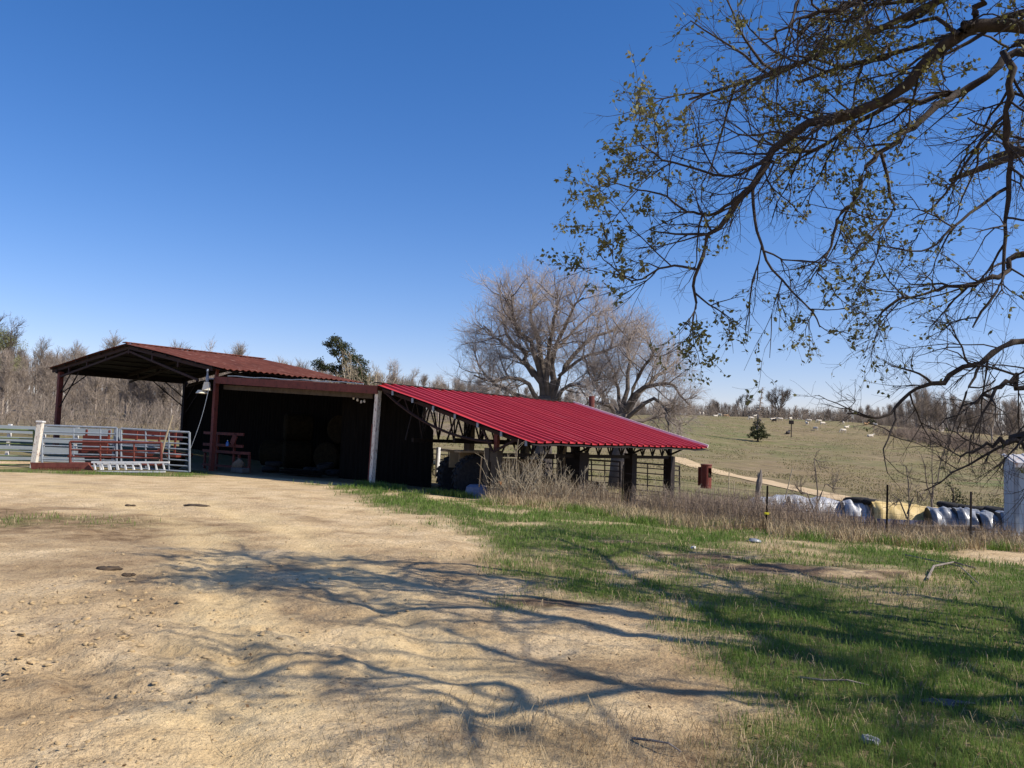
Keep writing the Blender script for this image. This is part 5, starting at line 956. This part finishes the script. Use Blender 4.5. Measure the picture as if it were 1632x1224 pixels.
t = thing('wire_crate', 'grey wire mesh crate standing under the shed corner at the right edge', 'crate', atY(1608, 893, 22)); m = MB()
for z in np.linspace(.1, .62, 5): m.bar((-.9, 0, z), (1.2, 0, z), .02); m.bar((-.9, 1, z), (1.2, 1, z), .02); m.bar((-.9, 0, z), (-.9, 1, z), .02)
for x in np.linspace(-.9, 1.2, 15): m.bar((x, 0, .1), (x, 0, .62), .015)
m.build('mesh', 'galv', t); MB().box(-.95, 1.25, -.05, 1.05, 0, .08).build('base', 'galv', t); MB().box(-.8, 1.1, .1, .9, .082, .3).build('pale_load', 'stone', t, bevel=.05)
t = thing('pallet_stack', 'stack of dark wooden pallets in the weeds before the grey bales', 'pallets', atY(1500, 868, 24), R_(5))
for k in range(3):
    m = MB()
    for i in range(6): m.box(-1, 1, -.5 + i * .18, -.38 + i * .18, .12 + .18 * k, .14 + .18 * k)
    for i in (-.95, 0, .95): m.box(i - .05, i + .05, -.5, .52, .02 + .18 * k, .118 + .18 * k)
    m.build('pallet', 'wood', t)
t = MB().bar(atY(1462, 838, 23.6), atY(1560, 838, 23.8), .12, .03).build('loose_board', 'gwood'); tag(t, 'pale loose board lying across the pallet stack', 'board')
t = MB().tube([atY(1430, 846, 23.4), atY(1460, 837, 23.3), atY(1490, 848, 23.2), atY(1513, 862, 23.1)], (.03, .06, .05, .03), 6).build('dead_branch', 'gwood'); tag(t, 'thick forked dead branch leaning on the pallets', 'branch')
# rusty drum feeder, snag post, poles by the track
b = atY(1125, 778, 40); t = thing('rusty_feeder', 'red rusted steel drum feeder with a torn open side beyond the red roof', 'feeder', (b[0], 40, b[2] + .0), R_(10))
m = MB(); R1 = .25
for i in range(20):
    a0, a1 = i * math.pi / 10, (i + 1) * math.pi / 10
    if i in (15, 16, 17): segs = ((0, .5), (.95, 1.08))
    else: segs = ((0, 1.08),)
    for z0, z1 in segs: m.add([(R1 * math.cos(a) * r_, R1 * math.sin(a) * r_, z) for z in (z0, z1) for a in (a0, a1) for r_ in (1, .93)], [(0, 2, 6, 4), (1, 5, 7, 3), (4, 6, 7, 5), (0, 1, 3, 2)])
m.build('drum', 'redmach', t); MB().box(-.28, .02, .235, .31, .1, .98).build('side_plate', 'redmach', t); MB().lathe([(.26, 1.06), (.275, 1.09), (.26, 1.12)], 20).build('rim', 'brown', t); MB().blob((.05, -.02, .5), .2, .2, .25, 4).build('old_feed', 'hay', t)
b = gpt(1209, 36); P = lambda x, y: atY(x, y, 36) - b
t = thing('snag_post', 'splintered grey dead post standing in the brush before the track', 'post', b); MB().tube([(0, 0, -.2), P(1208, 782), P(1210, 768), P(1212, 757), P(1213, 748)], (.11, .11, .13, .08, .02), 7).build('trunk', 'gwood', t); MB().tube([P(1210, 766), P(1208, 758), P(1209, 752)], (.06, .04, .01), 5).build('splinter', 'gwood', t)
for px0, y0, px1, y1, Y_, lab in ((1251, 772, 1263, 746, 36, 'thin pale leaning pole right of the splintered post'), (1161, 780, 1162, 752, 34, 'thin grey stake left of the splintered post'), (1170, 780, 1170, 766, 34, 'short grey stake nearest the splintered post')):
    t = MB().tube([atY(px0, y0 + 25, Y_), atY(px1, y1, Y_)], (.025, .018), 6).build('stake', 'twigp'); tag(t, lab, 'stake')
t = thing('field_post', 'dark thin post with a dark box on top among the cows', 'post', hit(1261, 697)); b = np.array(t.location); MB().tube([(0, 0, -.2), (0, 0, b[1] * 21 / F)], .12, 6).build('shaft', 'dark', t); MB().box(-.5, .5, -.4, .4, b[1] * 21 / F, b[1] * 21 / F + .9).build('box', 'dark', t, bevel=.1)
# cows on the hill: one body shape per pose, grown together into one skin
def cow_mesh(name, pose, mat):
    m = MB(); z0 = 0. if pose == 'lie' else .62
    m.tube([(-1.0, 0, z0 + .62), (-.9, 0, z0 + .45), (-.5, 0, z0 + .36), (0, 0, z0 + .34), (.45, 0, z0 + .38), (.8, 0, z0 + .5), (.95, 0, z0 + .6)], (.12, .34, .40, .43, .41, .32, .14), 14)
    if pose == 'graze': nk = [(.75, 0, z0 + .6), (1.1, 0, z0 + .42), (1.38, 0, z0 + .0), (1.45, 0, z0 - .12)]; hd = [(1.36, 0, z0 + .02), (1.5, 0, z0 - .22), (1.56, 0, z0 - .5)]
    else: nk = [(.7, 0, z0 + .55), (1.05, 0, z0 + .8), (1.25, 0, z0 + .98)]; hd = [(1.18, 0, z0 + 1.0), (1.42, 0, z0 + .9), (1.68, 0, z0 + .74)]
    m.tube(nk, [.26, .2, .15, .14][:len(nk)], 10); m.tube(hd, (.15, .14, .09), 10)
    for s_ in (-1, 1):
        h = Vector(hd[0]); m.tube([h + Vector((0, s_ * .08, .06)), h + Vector((-.03, s_ * .28, .04))], (.07, .04), 6)
        if pose == 'lie': m.tube([(.6, s_ * .2, .2), (.9, s_ * .36, .1), (.5, s_ * .42, .08)], (.12, .08, .05), 7); m.tube([(-.6, s_ * .25, .25), (-.35, s_ * .46, .14), (-.75, s_ * .5, .07)], (.18, .1, .05), 7)
        else:
            m.tube([(.62, s_ * .22, z0 + .3), (.64, s_ * .2, .42), (.60, s_ * .2, .05), (.63, s_ * .2, 0)], (.15, .075, .055, .07), 8)
            m.tube([(-.75, s_ * .22, z0 + .38), (-.62, s_ * .22, .66), (-.88, s_ * .2, .42), (-.84, s_ * .2, .05), (-.80, s_ * .2, 0)], (.24, .14, .075, .055, .07), 8)
    m.tube([(-1.0, 0, z0 + .68), (-1.14, 0, z0 + .45), (-1.12, 0, z0 - .05)], (.05, .035, .045), 6)
    o = m.build(name, mat); md = o.modifiers.new('skin', 'REMESH'); md.mode = 'VOXEL'; md.voxel_size = .045; md.use_smooth_shade = True
    dg = bpy.context.evaluated_depsgraph_get(); dg.update(); me = D.meshes.new_from_object(o.evaluated_get(dg)); o.modifiers.clear(); o.data = me; return o
cp = {}
def cow(px, py, kind, mat, rz, lab, sc=.8):
    k = (kind, mat)
    if k not in cp: o = cp[k] = cow_mesh('cow', kind, mat)
    else: o = cp[k].copy(); link(o)
    P = hit(px, py)
    if math.hypot(P[0], P[1]) > 345 or math.hypot(P[0], P[1]) < 60: P = crest(px, 331 + (px * 7 % 11))
    o.location = (P[0], P[1], float(Z(P[0], P[1])) - .03); o.rotation_euler = (0, 0, rz); o.scale = (sc, sc, sc); return o
ZC = lambda x, y: (1080 + x / 5.1, 600 + y / 5.1)
LW = 'cream white cow grazing with the herd on the hill crest'
for i, (x, y, kd, rz) in enumerate(((5, 300, 'stand', 1.2), (33, 303, 'graze', 1.9), (180, 316, 'stand', 1.4), (208, 318, 'stand', 1.3), (307, 326, 'lie', .3), (345, 327, 'stand', 1.9), (600, 355, 'graze', 3.3), (628, 337, 'stand', .6), (770, 352, 'lie', .2), (832, 362, 'graze', 3.0), (917, 357, 'graze', .8), (1052, 398, 'stand', 1.6), (1066, 374, 'graze', 2.8), (1150, 377, 'graze', 3.3), (1178, 397, 'graze', .3), (1122, 440, 'graze', 1.9), (1347, 392, 'stand', 1.2), (1347, 457, 'graze', 3.4), (1372, 418, 'lie', .4), (1608, 408, 'stand', 1.8))):
    px, py = ZC(x, y); tag(cow(px, py, kd, 'cow', rz, LW), LW, 'cow', 'white cows on the hill crest')
for px, py in ((1473, 688), (1501, 688)): tag(cow(px, py, 'lie', 'cow', .4, ''), 'cream cow lying by the brush strip on the right of the hill', 'cow', 'cows by the brush strip')
tag(cow(1387, 696, 'lie', 'cow', .2, ''), 'cream cow lying lower on the pasture below the crest herd', 'cow')
px, py = ZC(392, 334); tag(cow(px, py, 'graze', 'cowtan', -.25, ''), 'tan cow grazing on the crest at the left of the herd', 'cow')
px, py = ZC(1530, 389); tag(cow(px, py, 'lie', 'cowtan', .1, ''), 'tan cow lying on the crest before the dark evergreen bush', 'cow')
px, py = ZC(897, 468); tag(cow(px, py, 'lie', 'cowblk', 1., '', 1), 'small black calf lying beside the field post', 'calf')
px, py = ZC(787, 372); tag(cow(px, py, 'graze', 'cowblk', 2., '', .8), 'small black calf standing at the crest among white cows', 'calf')

# coarse grass on the pasture and dead leaves in the yard
rg = np.random.default_rng(77); x, y, r = polar(rg, 85000, 45, 345, -6, 33); ok = (fbm(x / 9, y / 9, 35, 4) > .43) & (np.abs(fbm(x / 40, y / 40, 36, 2) - .4) < .3); x, y, r = x[ok], y[ok], r[ok]
V, Fc = blades(rg, x, y, (.07 + .15 * rg.random(len(x))), .03 + r * .0005, rg.uniform(.2, .8, len(x))); tri_quads('pasture_grass', V, Fc, 'pastgrass'); tag(D.objects['pasture_grass'], 'short tan and olive winter grass over the hill pasture', 'grass', None, 'stuff')
x, y, r = polar(rg, 5200, 3.3, 22, -36, 42); ok = rg.random(len(x)) < .02 + .45 * grass_mask(x, y); x, y, r = x[ok], y[ok], r[ok]; V, Fc = leaf_faces(rg, np.stack([x, y, Zg(x, y) + .012], 1), .036); tri_quads('fallen_leaves', V, Fc, 'deadleaf'); tag(D.objects['fallen_leaves'], 'scattered brown dead leaves on the yard', 'leaves', None, 'stuff')
